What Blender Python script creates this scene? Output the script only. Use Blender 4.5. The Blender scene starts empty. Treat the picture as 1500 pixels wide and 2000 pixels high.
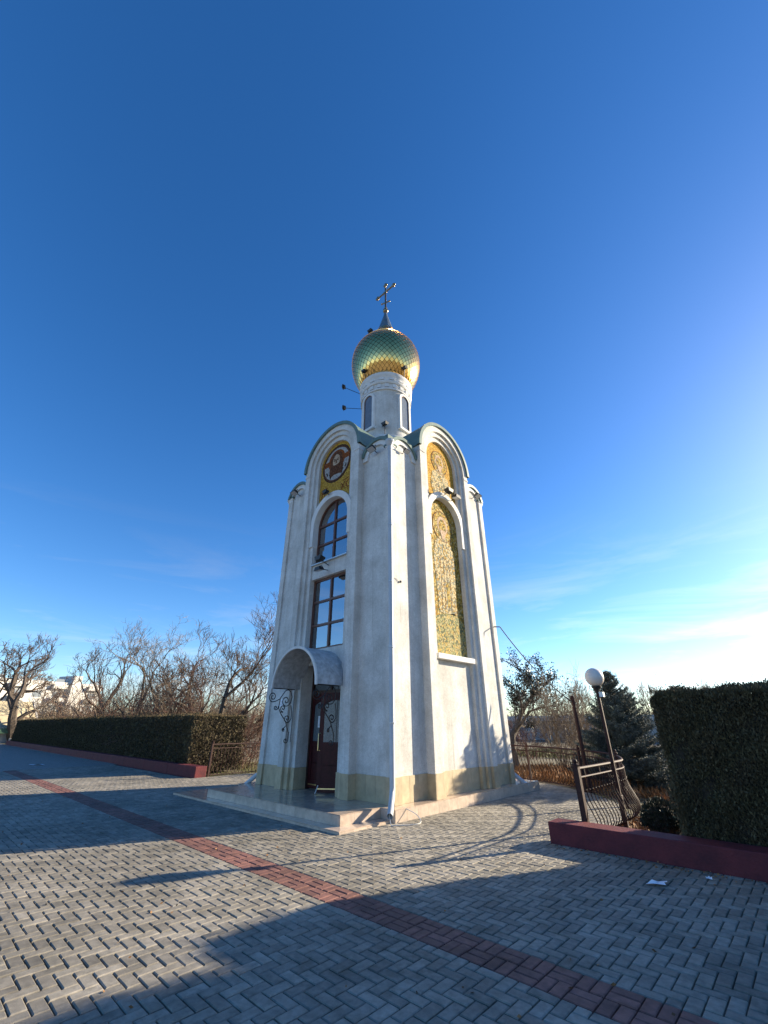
import bpy, bmesh, math, random
import numpy as np
from mathutils import Vector, Matrix, Quaternion
PI = math.pi; R = math.radians
random.seed(7); rng = np.random.default_rng(7)
scene = bpy.context.scene
C = scene.collection
# ------------------------------------------------------------------ camera
# world axes follow the chapel: origin at its near corner, door face looks -y, mosaic face looks +x
FPX, PITCH, YAW, CH = 808.0, 0.47353, 0.75194, 1.6
CC = (0.1908, 9.5935)                       # near corner seen from the camera (right, forward)
def c2s(X, Y):                              # camera-based metres (right, forward) to site metres
    dx, dy = X - CC[0], Y - CC[1]
    return (dx*math.cos(YAW) - dy*math.sin(YAW), dx*math.sin(YAW) + dy*math.cos(YAW))
CAMX, CAMY = c2s(0, 0)
cd = bpy.data.cameras.new('camera'); cam = bpy.data.objects.new('camera', cd); C.objects.link(cam)
cam.location = (CAMX, CAMY, CH); cam.rotation_euler = (PI/2 + PITCH, 0, YAW)
cd.sensor_fit = 'VERTICAL'; cd.sensor_height = 36; cd.sensor_width = 27
cd.lens = 36*FPX/2000; cd.clip_start = 0.05; cd.clip_end = 3000
scene.camera = cam
# ------------------------------------------------------------------ sky and sun
SUN_EL = R(18.4); SH = (0.416, 0.909)
sun_dir = Vector((SH[0]*math.cos(SUN_EL), SH[1]*math.cos(SUN_EL), math.sin(SUN_EL))).normalized()
world = bpy.data.worlds.new('World'); scene.world = world; world.use_nodes = True
wn = world.node_tree.nodes; wl = world.node_tree.links; wn.clear()
wo = wn.new('ShaderNodeOutputWorld'); bg = wn.new('ShaderNodeBackground')
sky = wn.new('ShaderNodeTexSky'); sky.sky_type = 'NISHITA'; sky.sun_disc = False
sky.sun_elevation = SUN_EL; sky.sun_rotation = math.atan2(SH[0], SH[1])
sky.altitude = 300; sky.air_density = 0.9; sky.dust_density = 0.35; sky.ozone_density = 3.0
bg.inputs[1].default_value = 0.093
hs = wn.new('ShaderNodeHueSaturation'); hs.inputs['Saturation'].default_value = 1.26; hs.inputs['Hue'].default_value = 0.507
wl.new(sky.outputs[0], hs.inputs['Color'])
# thin cirrus low over the horizon, the same all round
tcw = wn.new('ShaderNodeTexCoord'); sxw = wn.new('ShaderNodeSeparateXYZ'); wl.new(tcw.outputs['Generated'], sxw.inputs[0])
mpw = wn.new('ShaderNodeMapping'); mpw.inputs['Rotation'].default_value = (R(12), R(-18), R(25)); mpw.inputs['Scale'].default_value = (1.6, 1.6, 9.0); wl.new(tcw.outputs['Generated'], mpw.inputs[0])
nzw = wn.new('ShaderNodeTexNoise'); nzw.inputs['Scale'].default_value = 1.7; nzw.inputs['Detail'].default_value = 8; nzw.inputs['Roughness'].default_value = 0.62; nzw.inputs['Distortion'].default_value = 0.6; wl.new(mpw.outputs[0], nzw.inputs['Vector'])
crw = wn.new('ShaderNodeValToRGB'); crw.color_ramp.elements[0].position = 0.47; crw.color_ramp.elements[1].position = 0.80; crw.color_ramp.elements[1].color = (0.55, 0.55, 0.55, 1); wl.new(nzw.outputs['Fac'], crw.inputs[0])
mrw = wn.new('ShaderNodeMapRange'); mrw.inputs['From Min'].default_value = 0.42; mrw.inputs['From Max'].default_value = 0.06; wl.new(sxw.outputs['Z'], mrw.inputs[0])
mmw = wn.new('ShaderNodeMath'); mmw.operation = 'MULTIPLY'; wl.new(crw.outputs[0], mmw.inputs[0]); wl.new(mrw.outputs[0], mmw.inputs[1])
bww = wn.new('ShaderNodeRGBToBW'); wl.new(sky.outputs[0], bww.inputs[0]); scw = wn.new('ShaderNodeVectorMath'); scw.operation = 'SCALE'; scw.inputs['Scale'].default_value = 1.6; wl.new(bww.outputs[0], scw.inputs[0])
mxw = wn.new('ShaderNodeMix'); mxw.data_type = 'RGBA'; wl.new(mmw.outputs[0], mxw.inputs[0]); wl.new(hs.outputs[0], mxw.inputs[6]); wl.new(scw.outputs[0], mxw.inputs[7])
wl.new(mxw.outputs[2], bg.inputs[0]); wl.new(bg.outputs[0], wo.inputs[0])
sd = bpy.data.lights.new('sun', 'SUN'); sun = bpy.data.objects.new('sun', sd); C.objects.link(sun)
sd.energy = 5.0; sd.angle = R(0.53); sd.color = (1.0, 0.86, 0.64)
sun.rotation_euler = sun_dir.to_track_quat('Z', 'Y').to_euler(); sun.location = (0, 0, 40)
scene.view_settings.view_transform = 'Standard'; scene.view_settings.look = 'None'
scene.view_settings.exposure = 1.43; scene.view_settings.gamma = 1.0
# ------------------------------------------------------------------ pixel helpers
def ray(px, py):
    x, y = (px-750)/FPX, -(py-1000)/FPX
    Xc, Yc, Zc = x, math.cos(PITCH) - y*math.sin(PITCH), math.sin(PITCH) + y*math.cos(PITCH)
    return Xc, Yc, Zc
def gp(px, py, z=0.0):                      # pixel to a point on the level z
    X, Y, Z = ray(px, py); t = (z-CH)/Z
    return c2s(X*t, Y*t)
def at(px, dist, py=1411):                  # pixel column to a spot on the ground at a distance; height of row py there
    X, Y, Z = ray(px, py); h = math.hypot(X, Y); t = dist/h
    x, y = c2s(X*t, Y*t)
    return x, y, CH + Z*t
def topix(P):
    d = np.asarray(P, float) - np.array([CAMX, CAMY, CH])
    X = d[..., 0]*math.cos(YAW) + d[..., 1]*math.sin(YAW); Y = -d[..., 0]*math.sin(YAW) + d[..., 1]*math.cos(YAW); Z = d[..., 2]
    w = Y*math.cos(PITCH) + Z*math.sin(PITCH); v = -Y*math.sin(PITCH) + Z*math.cos(PITCH)
    return 750 + FPX*X/w, 1000 - FPX*v/w, w
# ------------------------------------------------------------------ materials
M = {}
def mat(name, col, rough=0.7, metal=0.0, var=0.12, scale=6.0, bump=0.0, bscale=60.0, col2=None, detail=4, spec=0.5, rnd=None, stretch=None, attr=None, bdist=0.02):
    m = bpy.data.materials.new(name); m.use_nodes = True
    nt = m.node_tree; N = nt.nodes; L = nt.links; bs = N['Principled BSDF']
    bs.inputs['Roughness'].default_value = rough; bs.inputs['Metallic'].default_value = metal
    bs.inputs['Specular IOR Level'].default_value = spec
    tc = N.new('ShaderNodeNewGeometry'); vec = tc.outputs['Position']
    if stretch:
        mp = N.new('ShaderNodeMapping'); mp.inputs['Scale'].default_value = stretch; L.new(vec, mp.inputs[0]); v2 = mp.outputs[0]
    else: v2 = vec
    no = N.new('ShaderNodeTexNoise'); no.inputs['Scale'].default_value = scale; no.inputs['Detail'].default_value = detail; no.inputs['Roughness'].default_value = 0.65
    L.new(v2, no.inputs['Vector'])
    cr = N.new('ShaderNodeValToRGB'); a, b = cr.color_ramp.elements
    c2 = col2 if col2 else tuple(c*(1-var*2.2) for c in col)
    a.position = 0.3; b.position = 0.7
    a.color = (*c2, 1); b.color = (*[min(1, c*(1+var*0.5)) for c in col], 1)
    L.new(no.outputs['Fac'], cr.inputs[0]); out = cr.outputs[0]
    if rnd or attr:
        if rnd:
            oi = N.new('ShaderNodeObjectInfo'); f = oi.outputs['Random']; amt = rnd
        else:
            at_ = N.new('ShaderNodeAttribute'); at_.attribute_name = 'rnd'; f = at_.outputs['Fac']; amt = attr
        mr = N.new('ShaderNodeMapRange'); mr.inputs['To Min'].default_value = 1-amt; mr.inputs['To Max'].default_value = 1+amt*0.6
        L.new(f, mr.inputs[0])
        mx = N.new('ShaderNodeVectorMath'); mx.operation = 'SCALE'; L.new(out, mx.inputs[0]); L.new(mr.outputs[0], mx.inputs['Scale']); out = mx.outputs[0]
    if name.startswith('paver'):                          # broad stains over many stones
        for sc_, lo, p0, p1 in ((0.55, 0.62, 0.36, 0.58), (3.1, 0.72, 0.34, 0.5)):
            ns = N.new('ShaderNodeTexNoise'); ns.inputs['Scale'].default_value = sc_; ns.inputs['Detail'].default_value = 6; ns.inputs['Roughness'].default_value = 0.7; L.new(vec, ns.inputs['Vector'])
            rs = N.new('ShaderNodeValToRGB'); rs.color_ramp.elements[0].position = p0; rs.color_ramp.elements[1].position = p1; rs.color_ramp.elements[0].color = (lo, lo, lo*0.97, 1); L.new(ns.outputs['Fac'], rs.inputs[0])
            ms = N.new('ShaderNodeMix'); ms.data_type = 'RGBA'; ms.blend_type = 'MULTIPLY'; ms.inputs[0].default_value = 1; L.new(out, ms.inputs[6]); L.new(rs.outputs[0], ms.inputs[7]); out = ms.outputs[2]
    L.new(out, bs.inputs['Base Color'])
    if bump:
        nb = N.new('ShaderNodeTexNoise'); nb.inputs['Scale'].default_value = bscale; nb.inputs['Detail'].default_value = 3; L.new(vec, nb.inputs['Vector'])
        bp = N.new('ShaderNodeBump'); bp.inputs['Strength'].default_value = bump; bp.inputs['Distance'].default_value = bdist
        L.new(nb.outputs['Fac'], bp.inputs['Height']); L.new(bp.outputs[0], bs.inputs['Normal'])
    M[name] = m
    return m
def plaster(name, base, stain):
    m = bpy.data.materials.new(name); m.use_nodes = True
    N = m.node_tree.nodes; L = m.node_tree.links; bs = N['Principled BSDF']; bs.inputs['Roughness'].default_value = 0.9; bs.inputs['Specular IOR Level'].default_value = 0.2
    g = N.new('ShaderNodeNewGeometry')
    def noise(sc, scale, det=5, ro=0.6):
        mp = N.new('ShaderNodeMapping'); mp.inputs['Scale'].default_value = sc; L.new(g.outputs['Position'], mp.inputs[0])
        n = N.new('ShaderNodeTexNoise'); n.inputs['Scale'].default_value = scale; n.inputs['Detail'].default_value = det; n.inputs['Roughness'].default_value = ro
        L.new(mp.outputs[0], n.inputs['Vector']); return n.outputs['Fac']
    def ramp(f, p0, c0, p1, c1):
        r = N.new('ShaderNodeValToRGB'); e = r.color_ramp.elements; e[0].position = p0; e[1].position = p1; e[0].color = (*c0, 1); e[1].color = (*c1, 1); L.new(f, r.inputs[0]); return r.outputs[0]
    blotch = ramp(noise((1, 1, 1), 1.3), 0.35, stain, 0.62, base)
    streak = ramp(noise((5, 5, 0.35), 1.4, 6), 0.36, (0.80, 0.80, 0.78), 0.58, (1, 1, 1))
    coarse = ramp(noise((1, 1, 1), 15, 4, 0.7), 0.32, (0.84, 0.835, 0.82), 0.6, (1.02, 1.02, 1.02))
    grain = ramp(noise((1, 1, 1), 55, 2), 0.3, (0.80, 0.79, 0.77), 0.65, (1.03, 1.03, 1.03))
    def mul(a, b, f):
        x = N.new('ShaderNodeMix'); x.data_type = 'RGBA'; x.blend_type = 'MULTIPLY'; x.inputs[0].default_value = f; L.new(a, x.inputs[6]); L.new(b, x.inputs[7]); return x.outputs[2]
    drip = ramp(noise((9, 9, 0.22), 1.0, 7, 0.7), 0.30, (0.62, 0.61, 0.58), 0.40, (1, 1, 1))
    L.new(mul(mul(mul(blotch, streak, 0.45), drip, 0.7), mul(grain, coarse, 0.8), 0.9), bs.inputs['Base Color'])
    bp = N.new('ShaderNodeBump'); bp.inputs['Strength'].default_value = 0.55; bp.inputs['Distance'].default_value = 0.012
    L.new(noise((1, 1, 1), 70, 3), bp.inputs['Height']); L.new(bp.outputs[0], bs.inputs['Normal']); M[name] = m
def mosaic(name, cols, scale=38):
    if scale < 20: cols = [(c[0]*1.25, c[1]*1.10, c[2]*0.85) for c in cols]
    m = bpy.data.materials.new(name); m.use_nodes = True
    N = m.node_tree.nodes; L = m.node_tree.links; bs = N['Principled BSDF']; bs.inputs['Roughness'].default_value = 0.75; bs.inputs['Specular IOR Level'].default_value = 0.06
    g = N.new('ShaderNodeNewGeometry')
    v = N.new('ShaderNodeTexVoronoi'); v.inputs['Scale'].default_value = scale; L.new(g.outputs['Position'], v.inputs['Vector'])
    r = N.new('ShaderNodeValToRGB'); r.color_ramp.interpolation = 'CONSTANT'; e = r.color_ramp.elements
    while len(e) < len(cols): e.new(0.5)
    for i, c in enumerate(cols): e[i].position = i/len(cols); e[i].color = (*c, 1)
    sx = N.new('ShaderNodeSeparateColor'); L.new(v.outputs['Color'], sx.inputs[0]); L.new(sx.outputs[0], r.inputs[0])
    d = N.new('ShaderNodeTexVoronoi'); d.feature = 'DISTANCE_TO_EDGE'; d.inputs['Scale'].default_value = scale; L.new(g.outputs['Position'], d.inputs['Vector'])
    j = N.new('ShaderNodeValToRGB'); j.color_ramp.elements[0].position = 0.02; j.color_ramp.elements[1].position = 0.10; j.color_ramp.elements[0].color = (0.35, 0.3, 0.25, 1)
    L.new(d.outputs['Distance'], j.inputs[0])
    x = N.new('ShaderNodeMix'); x.data_type = 'RGBA'; x.blend_type = 'MULTIPLY'; x.inputs[0].default_value = 1; L.new(r.outputs[0], x.inputs[6]); L.new(j.outputs[0], x.inputs[7])
    L.new(x.outputs[2], bs.inputs['Base Color'])
    bp = N.new('ShaderNodeBump'); bp.inputs['Strength'].default_value = 0.5; bp.inputs['Distance'].default_value = 0.01; L.new(sx.outputs[1], bp.inputs['Height']); L.new(bp.outputs[0], bs.inputs['Normal'])
    M[name] = m
def glass(name, tint=(0.75, 0.82, 0.85), f0=0.30, rough=0.02):
    m = bpy.data.materials.new(name); m.use_nodes = True
    N = m.node_tree.nodes; L = m.node_tree.links; N.clear()
    o = N.new('ShaderNodeOutputMaterial'); mx = N.new('ShaderNodeMixShader'); t = N.new('ShaderNodeBsdfTransparent'); gl = N.new('ShaderNodeBsdfGlossy')
    t.inputs[0].default_value = (*tint, 1); gl.inputs['Roughness'].default_value = rough; gl.inputs[0].default_value = (0.95, 0.97, 1, 1)
    lw = N.new('ShaderNodeLayerWeight'); lw.inputs[0].default_value = 0.35
    mr = N.new('ShaderNodeMapRange'); mr.inputs['To Min'].default_value = f0; mr.inputs['To Max'].default_value = 1.0
    L.new(lw.outputs['Fresnel'], mr.inputs[0]); L.new(mr.outputs[0], mx.inputs[0]); L.new(t.outputs[0], mx.inputs[1]); L.new(gl.outputs[0], mx.inputs[2]); L.new(mx.outputs[0], o.inputs[0])
    M[name] = m
plaster('plaster', (0.72, 0.71, 0.685), (0.54, 0.525, 0.495))
mat('trim_white', (0.70, 0.69, 0.665), 0.85, var=0.08, scale=3, bump=0.2, bscale=80)
mat('plinth', (0.50, 0.40, 0.25), 0.7, var=0.12, scale=5, bump=0.35, bscale=90, rnd=0.10)
mat('step_tile', (0.56, 0.43, 0.33), 0.16, var=0.14, scale=9, rnd=0.10, spec=0.6)
mat('riser_tile', (0.60, 0.48, 0.38), 0.3, var=0.12, scale=9, rnd=0.12)
mat('mortar', (0.32, 0.29, 0.26), 0.9, var=0.2, scale=30)
mat('roof_green', (0.125, 0.185, 0.155), 0.5, var=0.12, scale=4, metal=0.0)
mat('sheet_metal', (0.55, 0.57, 0.58), 0.45, metal=0.6, var=0.1, scale=8)
mat('pipe_white', (0.48, 0.50, 0.52), 0.4, var=0.06, scale=5)
mat('wood_brown', (0.13, 0.05, 0.03), 0.45, var=0.2, scale=20, bump=0.1)
mat('door_maroon', (0.055, 0.008, 0.010), 0.45, spec=0.25, var=0.2, scale=12, bump=0.15, bscale=30)
mat('wood_dark', (0.05, 0.022, 0.016), 0.5, var=0.2, scale=14)
mat('brass', (0.8, 0.6, 0.3), 0.3, metal=1.0, var=0.1)
mat('canopy_sheet', (0.52, 0.54, 0.56), 0.6, var=0.2, scale=9, bump=0.25, bscale=50, col2=(0.27, 0.28, 0.29), detail=9)
mat('iron_black', (0.018, 0.015, 0.015), 0.5, var=0.2, scale=30)
mat('iron_brown', (0.050, 0.020, 0.016), 0.65, spec=0.25, var=0.25, scale=25, bump=0.15, bscale=90)
mat('lamp_black', (0.02, 0.02, 0.022), 0.5, var=0.2)
mat('lamp_glass', (0.45, 0.47, 0.5), 0.1, var=0.05)
mat('globe_white', (0.70, 0.64, 0.58), 0.3, var=0.04, scale=3)
mat('paper', (0.82, 0.83, 0.86), 0.8, var=0.03)
mat('print_ink', (0.25, 0.25, 0.32), 0.8, var=0.1)
mat('curtain', (0.50, 0.54, 0.58), 0.9, var=0.1, scale=3)
mat('interior_shade', (0.10, 0.09, 0.085), 0.9, var=0.2)
mat('maroon_paint', (0.150, 0.030, 0.034), 0.7, spec=0.2, var=0.25, scale=4, bump=0.5, bscale=40, col2=(0.080, 0.021, 0.027), detail=9)
def dome_mat():
    m = mat('gold', (1.0, 0.63, 0.22), 0.22, metal=1.0, var=0.05, scale=3, rnd=0.06); return m
dome_mat()
mat('gold_stuff', (1.0, 0.63, 0.22), 0.22, metal=1.0, var=0.05, scale=3, attr=0.06)
mat('seam', (0.06, 0.075, 0.06), 0.5, metal=0.5, var=0.1)
mat('spire_metal', (0.25, 0.30, 0.30), 0.35, metal=0.7, var=0.15)
mat('cross_metal', (0.30, 0.23, 0.14), 0.3, metal=0.9, var=0.2)
glass('window_glass')
mat('frosted_glass', (0.15, 0.18, 0.20), 0.22, var=0.3, scale=60, bump=0.5, bscale=90, bdist=0.004, spec=0.7)
mosaic('mosaic_gold', [(0.50, 0.28, 0.035), (0.60, 0.36, 0.06), (0.42, 0.22, 0.03), (0.66, 0.43, 0.10), (0.36, 0.20, 0.05)])
mosaic('mosaic_red', [(0.26, 0.075, 0.025), (0.33, 0.11, 0.035), (0.19, 0.055, 0.02)])
mosaic('mosaic_grey', [(0.42, 0.40, 0.38), (0.5, 0.48, 0.45), (0.33, 0.33, 0.33)])
mosaic('mosaic_brown', [(0.13, 0.055, 0.03), (0.18, 0.08, 0.04), (0.09, 0.04, 0.025)])
mosaic('mosaic_skin', [(0.52, 0.38, 0.26), (0.58, 0.44, 0.32), (0.45, 0.31, 0.2)])
mosaic('mosaic_dark', [(0.05, 0.03, 0.025), (0.08, 0.05, 0.03)])
mosaic('mosaic_pale', [(0.36, 0.25, 0.05), (0.34, 0.29, 0.11), (0.22, 0.14, 0.03), (0.40, 0.36, 0.21), (0.13, 0.13, 0.06)], 19)
mosaic('mosaic_robe', [(0.40, 0.39, 0.31), (0.20, 0.23, 0.23), (0.36, 0.26, 0.09), (0.14, 0.16, 0.13), (0.46, 0.41, 0.29)], 19)
mosaic('mosaic_green', [(0.22, 0.25, 0.15), (0.34, 0.33, 0.21), (0.11, 0.14, 0.10), (0.38, 0.31, 0.13)], 19)
mat('paver_grey', (0.32, 0.287, 0.232), 0.8, var=0.16, scale=14, bump=0.5, bscale=160, rnd=0.28, bdist=0.004)
mat('paver_grey_field', (0.32, 0.287, 0.232), 0.8, var=0.16, scale=14, bump=0.5, bscale=160, attr=0.28, bdist=0.004)
mat('paver_red', (0.27, 0.118, 0.092), 0.8, var=0.16, scale=14, bump=0.5, bscale=160, rnd=0.22, bdist=0.004)
mat('paver_red_field', (0.27, 0.118, 0.092), 0.8, var=0.16, scale=14, bump=0.5, bscale=160, attr=0.22, bdist=0.004)
mat('joint', (0.04, 0.038, 0.034), 0.95, var=0.3, scale=40)
mat('bark', (0.115, 0.088, 0.068), 0.9, var=0.3, scale=12, bump=0.6, bscale=25)
mat('twig', (0.145, 0.10, 0.072), 0.9, var=0.25, scale=2)
mat('twig_pale', (0.25, 0.19, 0.13), 0.9, var=0.25, scale=2)
mat('twig_red', (0.15, 0.07, 0.05), 0.9, var=0.3, scale=2)
mat('hedge_core_shade', (0.045, 0.032, 0.02), 0.95, var=0.3, scale=8)
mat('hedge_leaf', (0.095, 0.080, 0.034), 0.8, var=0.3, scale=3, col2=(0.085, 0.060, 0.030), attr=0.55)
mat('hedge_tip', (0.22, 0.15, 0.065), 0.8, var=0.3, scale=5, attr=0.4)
mat('spruce', (0.105, 0.135, 0.12), 0.7, var=0.25, scale=4, attr=0.45)
mat('leaf_dark', (0.035, 0.042, 0.022), 0.4, var=0.3, scale=4, attr=0.5)
mat('shrub_leaf', (0.03, 0.038, 0.018), 0.6, var=0.3, scale=8, attr=0.4)
mat('litter', (0.36, 0.18, 0.07), 0.85, var=0.35, scale=7, attr=0.45)
mat('grass', (0.13, 0.15, 0.04), 0.8, var=0.35, scale=4, attr=0.4, col2=(0.17, 0.13, 0.055))
mat('soil', (0.15, 0.115, 0.075), 0.95, var=0.3, scale=1.2, bump=0.7, bscale=12, col2=(0.10, 0.095, 0.045), bdist=0.06)
mat('gravel', (0.23, 0.215, 0.20), 0.95, var=0.3, scale=20, bump=0.9, bscale=30, bdist=0.05)
mat('far_white', (0.50, 0.48, 0.45), 0.8, var=0.05)
mat('far_glass', (0.16, 0.18, 0.21), 0.08, var=0.1)
mat('far_beige', (0.50, 0.42, 0.27), 0.8, var=0.15, scale=2)
mat('green_paint', (0.045, 0.12, 0.07), 0.5, var=0.15)
mat('concrete', (0.36, 0.35, 0.33), 0.9, var=0.15, scale=1.5)
mat('cable', (0.05, 0.05, 0.05), 0.6, var=0.1)
mat('cable_white', (0.55, 0.55, 0.53), 0.6, var=0.1)
def far_paving():
    m = bpy.data.materials.new('paving_far'); m.use_nodes = True
    N = m.node_tree.nodes; L = m.node_tree.links; bs = N['Principled BSDF']; bs.inputs['Roughness'].default_value = 0.85
    g = N.new('ShaderNodeNewGeometry'); b = N.new('ShaderNodeTexBrick'); L.new(g.outputs['Position'], b.inputs['Vector'])
    b.inputs['Scale'].default_value = 5; b.inputs['Brick Width'].default_value = 1; b.inputs['Row Height'].default_value = 0.5; b.inputs['Mortar Size'].default_value = 0.03
    b.inputs['Color1'].default_value = (0.26, 0.25, 0.22, 1); b.inputs['Color2'].default_value = (0.21, 0.20, 0.18, 1); b.inputs['Mortar'].default_value = (0.06, 0.057, 0.05, 1)
    L.new(b.outputs[0], bs.inputs['Base Color']); M['paving_far'] = m
far_paving()
# ------------------------------------------------------------------ mesh helpers
class MB:
    def __init__(s): s.v = []; s.f = []; s.smooth = False
    def add(s, vs, fs):
        o = len(s.v); s.v += [tuple(p) for p in vs]; s.f += [tuple(i+o for i in f) for f in fs]; return s
    def box(s, x0, x1, y0, y1, z0, z1, T=None):
        P = [(x0,y0,z0),(x1,y0,z0),(x1,y1,z0),(x0,y1,z0),(x0,y0,z1),(x1,y0,z1),(x1,y1,z1),(x0,y1,z1)]
        if T: P = [T(*p) for p in P]
        return s.add(P, [(0,3,2,1),(4,5,6,7),(0,1,5,4),(1,2,6,5),(2,3,7,6),(3,0,4,7)])
    def extr(s, poly, d0, d1, T):           # polygon in (s,z) pushed from depth d0 to d1
        n = len(poly); P = [T(a, d0, z) for a, z in poly] + [T(a, d1, z) for a, z in poly]
        F = [tuple(range(n-1, -1, -1)), tuple(range(n, 2*n))] + [(i, (i+1) % n, n+(i+1) % n, n+i) for i in range(n)]
        return s.add(P, F)
    def band(s, cs, ro, ri, z0, zs, d0, d1, T, legs=(1, 1), n=28):   # arch moulding: legs and half ring
        po, pi = [], []
        if legs[0]: po.append((cs-ro, z0)); pi.append((cs-ri, z0))
        for i in range(n+1):
            a = PI - PI*i/n; po.append((cs+ro*math.cos(a), zs+ro*math.sin(a))); pi.append((cs+ri*math.cos(a), zs+ri*math.sin(a)))
        if legs[1]: po.append((cs+ro, z0)); pi.append((cs+ri, z0))
        P = []; F = []
        for o, i in zip(po, pi): P += [T(o[0], d1, o[1]), T(i[0], d1, i[1]), T(o[0], d0, o[1]), T(i[0], d0, i[1])]
        for k in range(len(po)-1):
            a, b = 4*k, 4*k+4
            F += [(a, a+1, b+1, b), (a+1, a+3, b+3, b+1), (a+2, a, b, b+2), (a+3, a+2, b+2, b+3)]
        e = 4*(len(po)-1); F += [(0, 2, 3, 1), (e, e+1, e+3, e+2)]
        return s.add(P, F)
    def tube(s, pts, rad, n=6, cap=True):
        pts = [Vector(p) for p in pts]; rad = rad if hasattr(rad, '__len__') else [rad]*len(pts)
        P = []; F = []; up = None
        for k, p in enumerate(pts):
            t = (pts[min(k+1, len(pts)-1)] - pts[max(k-1, 0)])
            t = t.normalized() if t.length > 1e-9 else Vector((0, 0, 1))
            if up is None: up = t.orthogonal().normalized()
            up = (up - t*up.dot(t)); up = up.normalized() if up.length > 1e-6 else t.orthogonal().normalized()
            w = t.cross(up)
            for i in range(n):
                a = 2*PI*i/n; P.append(p + (up*math.cos(a) + w*math.sin(a))*rad[k])
        for k in range(len(pts)-1):
            for i in range(n): F.append((k*n+i, k*n+(i+1) % n, (k+1)*n+(i+1) % n, (k+1)*n+i))
        if cap: F += [tuple(range(n-1, -1, -1)), tuple(range((len(pts)-1)*n, len(pts)*n))]
        return s.add(P, F)
    def lathe(s, prof, c=(0, 0), n=32, cap=True):
        P = [(c[0]+r*math.cos(2*PI*i/n), c[1]+r*math.sin(2*PI*i/n), z) for r, z in prof for i in range(n)]
        F = [(k*n+i, k*n+(i+1) % n, (k+1)*n+(i+1) % n, (k+1)*n+i) for k in range(len(prof)-1) for i in range(n)]
        if cap: F += [tuple(range(n-1, -1, -1)), tuple(range((len(prof)-1)*n, len(prof)*n))]
        return s.add(P, F)
    def ball(s, c, r, n=16, m=10, sz=1.0):
        return s.lathe([(max(1e-4, r*math.sin(PI*k/m)), c[2]-r*sz*math.cos(PI*k/m)) for k in range(m+1)], c, n, True)
    def mesh(s, name, m, smooth=False, fix=True):
        me = bpy.data.meshes.new(name); me.from_pydata(s.v, [], s.f); me.materials.append(M[m])
        if fix:
            b = bmesh.new(); b.from_mesh(me); bmesh.ops.recalc_face_normals(b, faces=b.faces); b.to_mesh(me); b.free()
        if smooth:
            me.polygons.foreach_set('use_smooth', [True]*len(me.polygons)); me.set_sharp_from_angle(angle=R(38))
        return me
    def build(s, name, m, parent=None, smooth=False, bevel=0.0, fix=True):
        o = link(name, s.mesh(name, m, smooth, fix), parent)
        if bevel:
            b = o.modifiers.new('bevel', 'BEVEL'); b.width = bevel; b.segments = 2; b.limit_method = 'ANGLE'; b.angle_limit = R(50)
        return o
def link(name, me, parent=None, loc=None):
    o = bpy.data.objects.new(name, me); C.objects.link(o)
    if parent: o.parent = parent; o.matrix_parent_inverse = Matrix.Translation(-parent.location) if parent.type == 'EMPTY' else Matrix()
    if loc: o.location = loc
    return o
def tag(o, label, cat, group=None):
    o['label'] = label; o['category'] = cat
    if group: o['group'] = group
    return o
def kind(o, k): o['kind'] = k; return o
def thing(name, label, cat, loc=(0, 0, 0), group=None):
    o = bpy.data.objects.new(name, None); C.objects.link(o); o.location = loc; o.empty_display_size = 0.2
    return tag(o, label, cat, group)
def sub(name, me, parent, loc=(0, 0, 0), rz=0):         # part given in its parent's own frame
    o = bpy.data.objects.new(name, me); C.objects.link(o); o.parent = parent; o.location = loc; o.rotation_euler.z = rz
    return o
def cloud(name, V, k, m, parent=None, rnd=None, smooth=False, kindv=None):   # V: (n,k,3) separate faces
    n = len(V); me = bpy.data.meshes.new(name)
    me.vertices.add(n*k); me.vertices.foreach_set('co', V.reshape(-1).astype(np.float32))
    me.loops.add(n*k); me.loops.foreach_set('vertex_index', np.arange(n*k, dtype=np.int32))
    me.polygons.add(n); me.polygons.foreach_set('loop_start', np.arange(0, n*k, k, dtype=np.int32)); me.polygons.foreach_set('loop_total', np.full(n, k, dtype=np.int32))
    me.polygons.foreach_set('use_smooth', np.zeros(n, dtype=bool)); me.update(calc_edges=True); me.materials.append(M[m])
    a = me.attributes.new('rnd', 'FLOAT', 'FACE'); a.data.foreach_set('value', (rng.random(n) if rnd is None else rnd).astype(np.float32))
    o = link(name, me, parent)
    if kindv: o['kind'] = kindv
    return o
def norm(a): return a/np.maximum(np.linalg.norm(a, axis=-1, keepdims=True), 1e-9)
def leaves(P, D, L, Wd, droop=0.0):                     # kite leaves from P along D
    n = len(P); D = norm(D); s = norm(np.cross(D, rng.normal(size=(n, 3))))
    L = np.asarray(L).reshape(-1, 1); Wd = np.asarray(Wd).reshape(-1, 1)
    return np.stack([P, P + D*L*0.5 + s*Wd*0.5, P + D*L, P + D*L*0.5 - s*Wd*0.5], 1)
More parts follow.
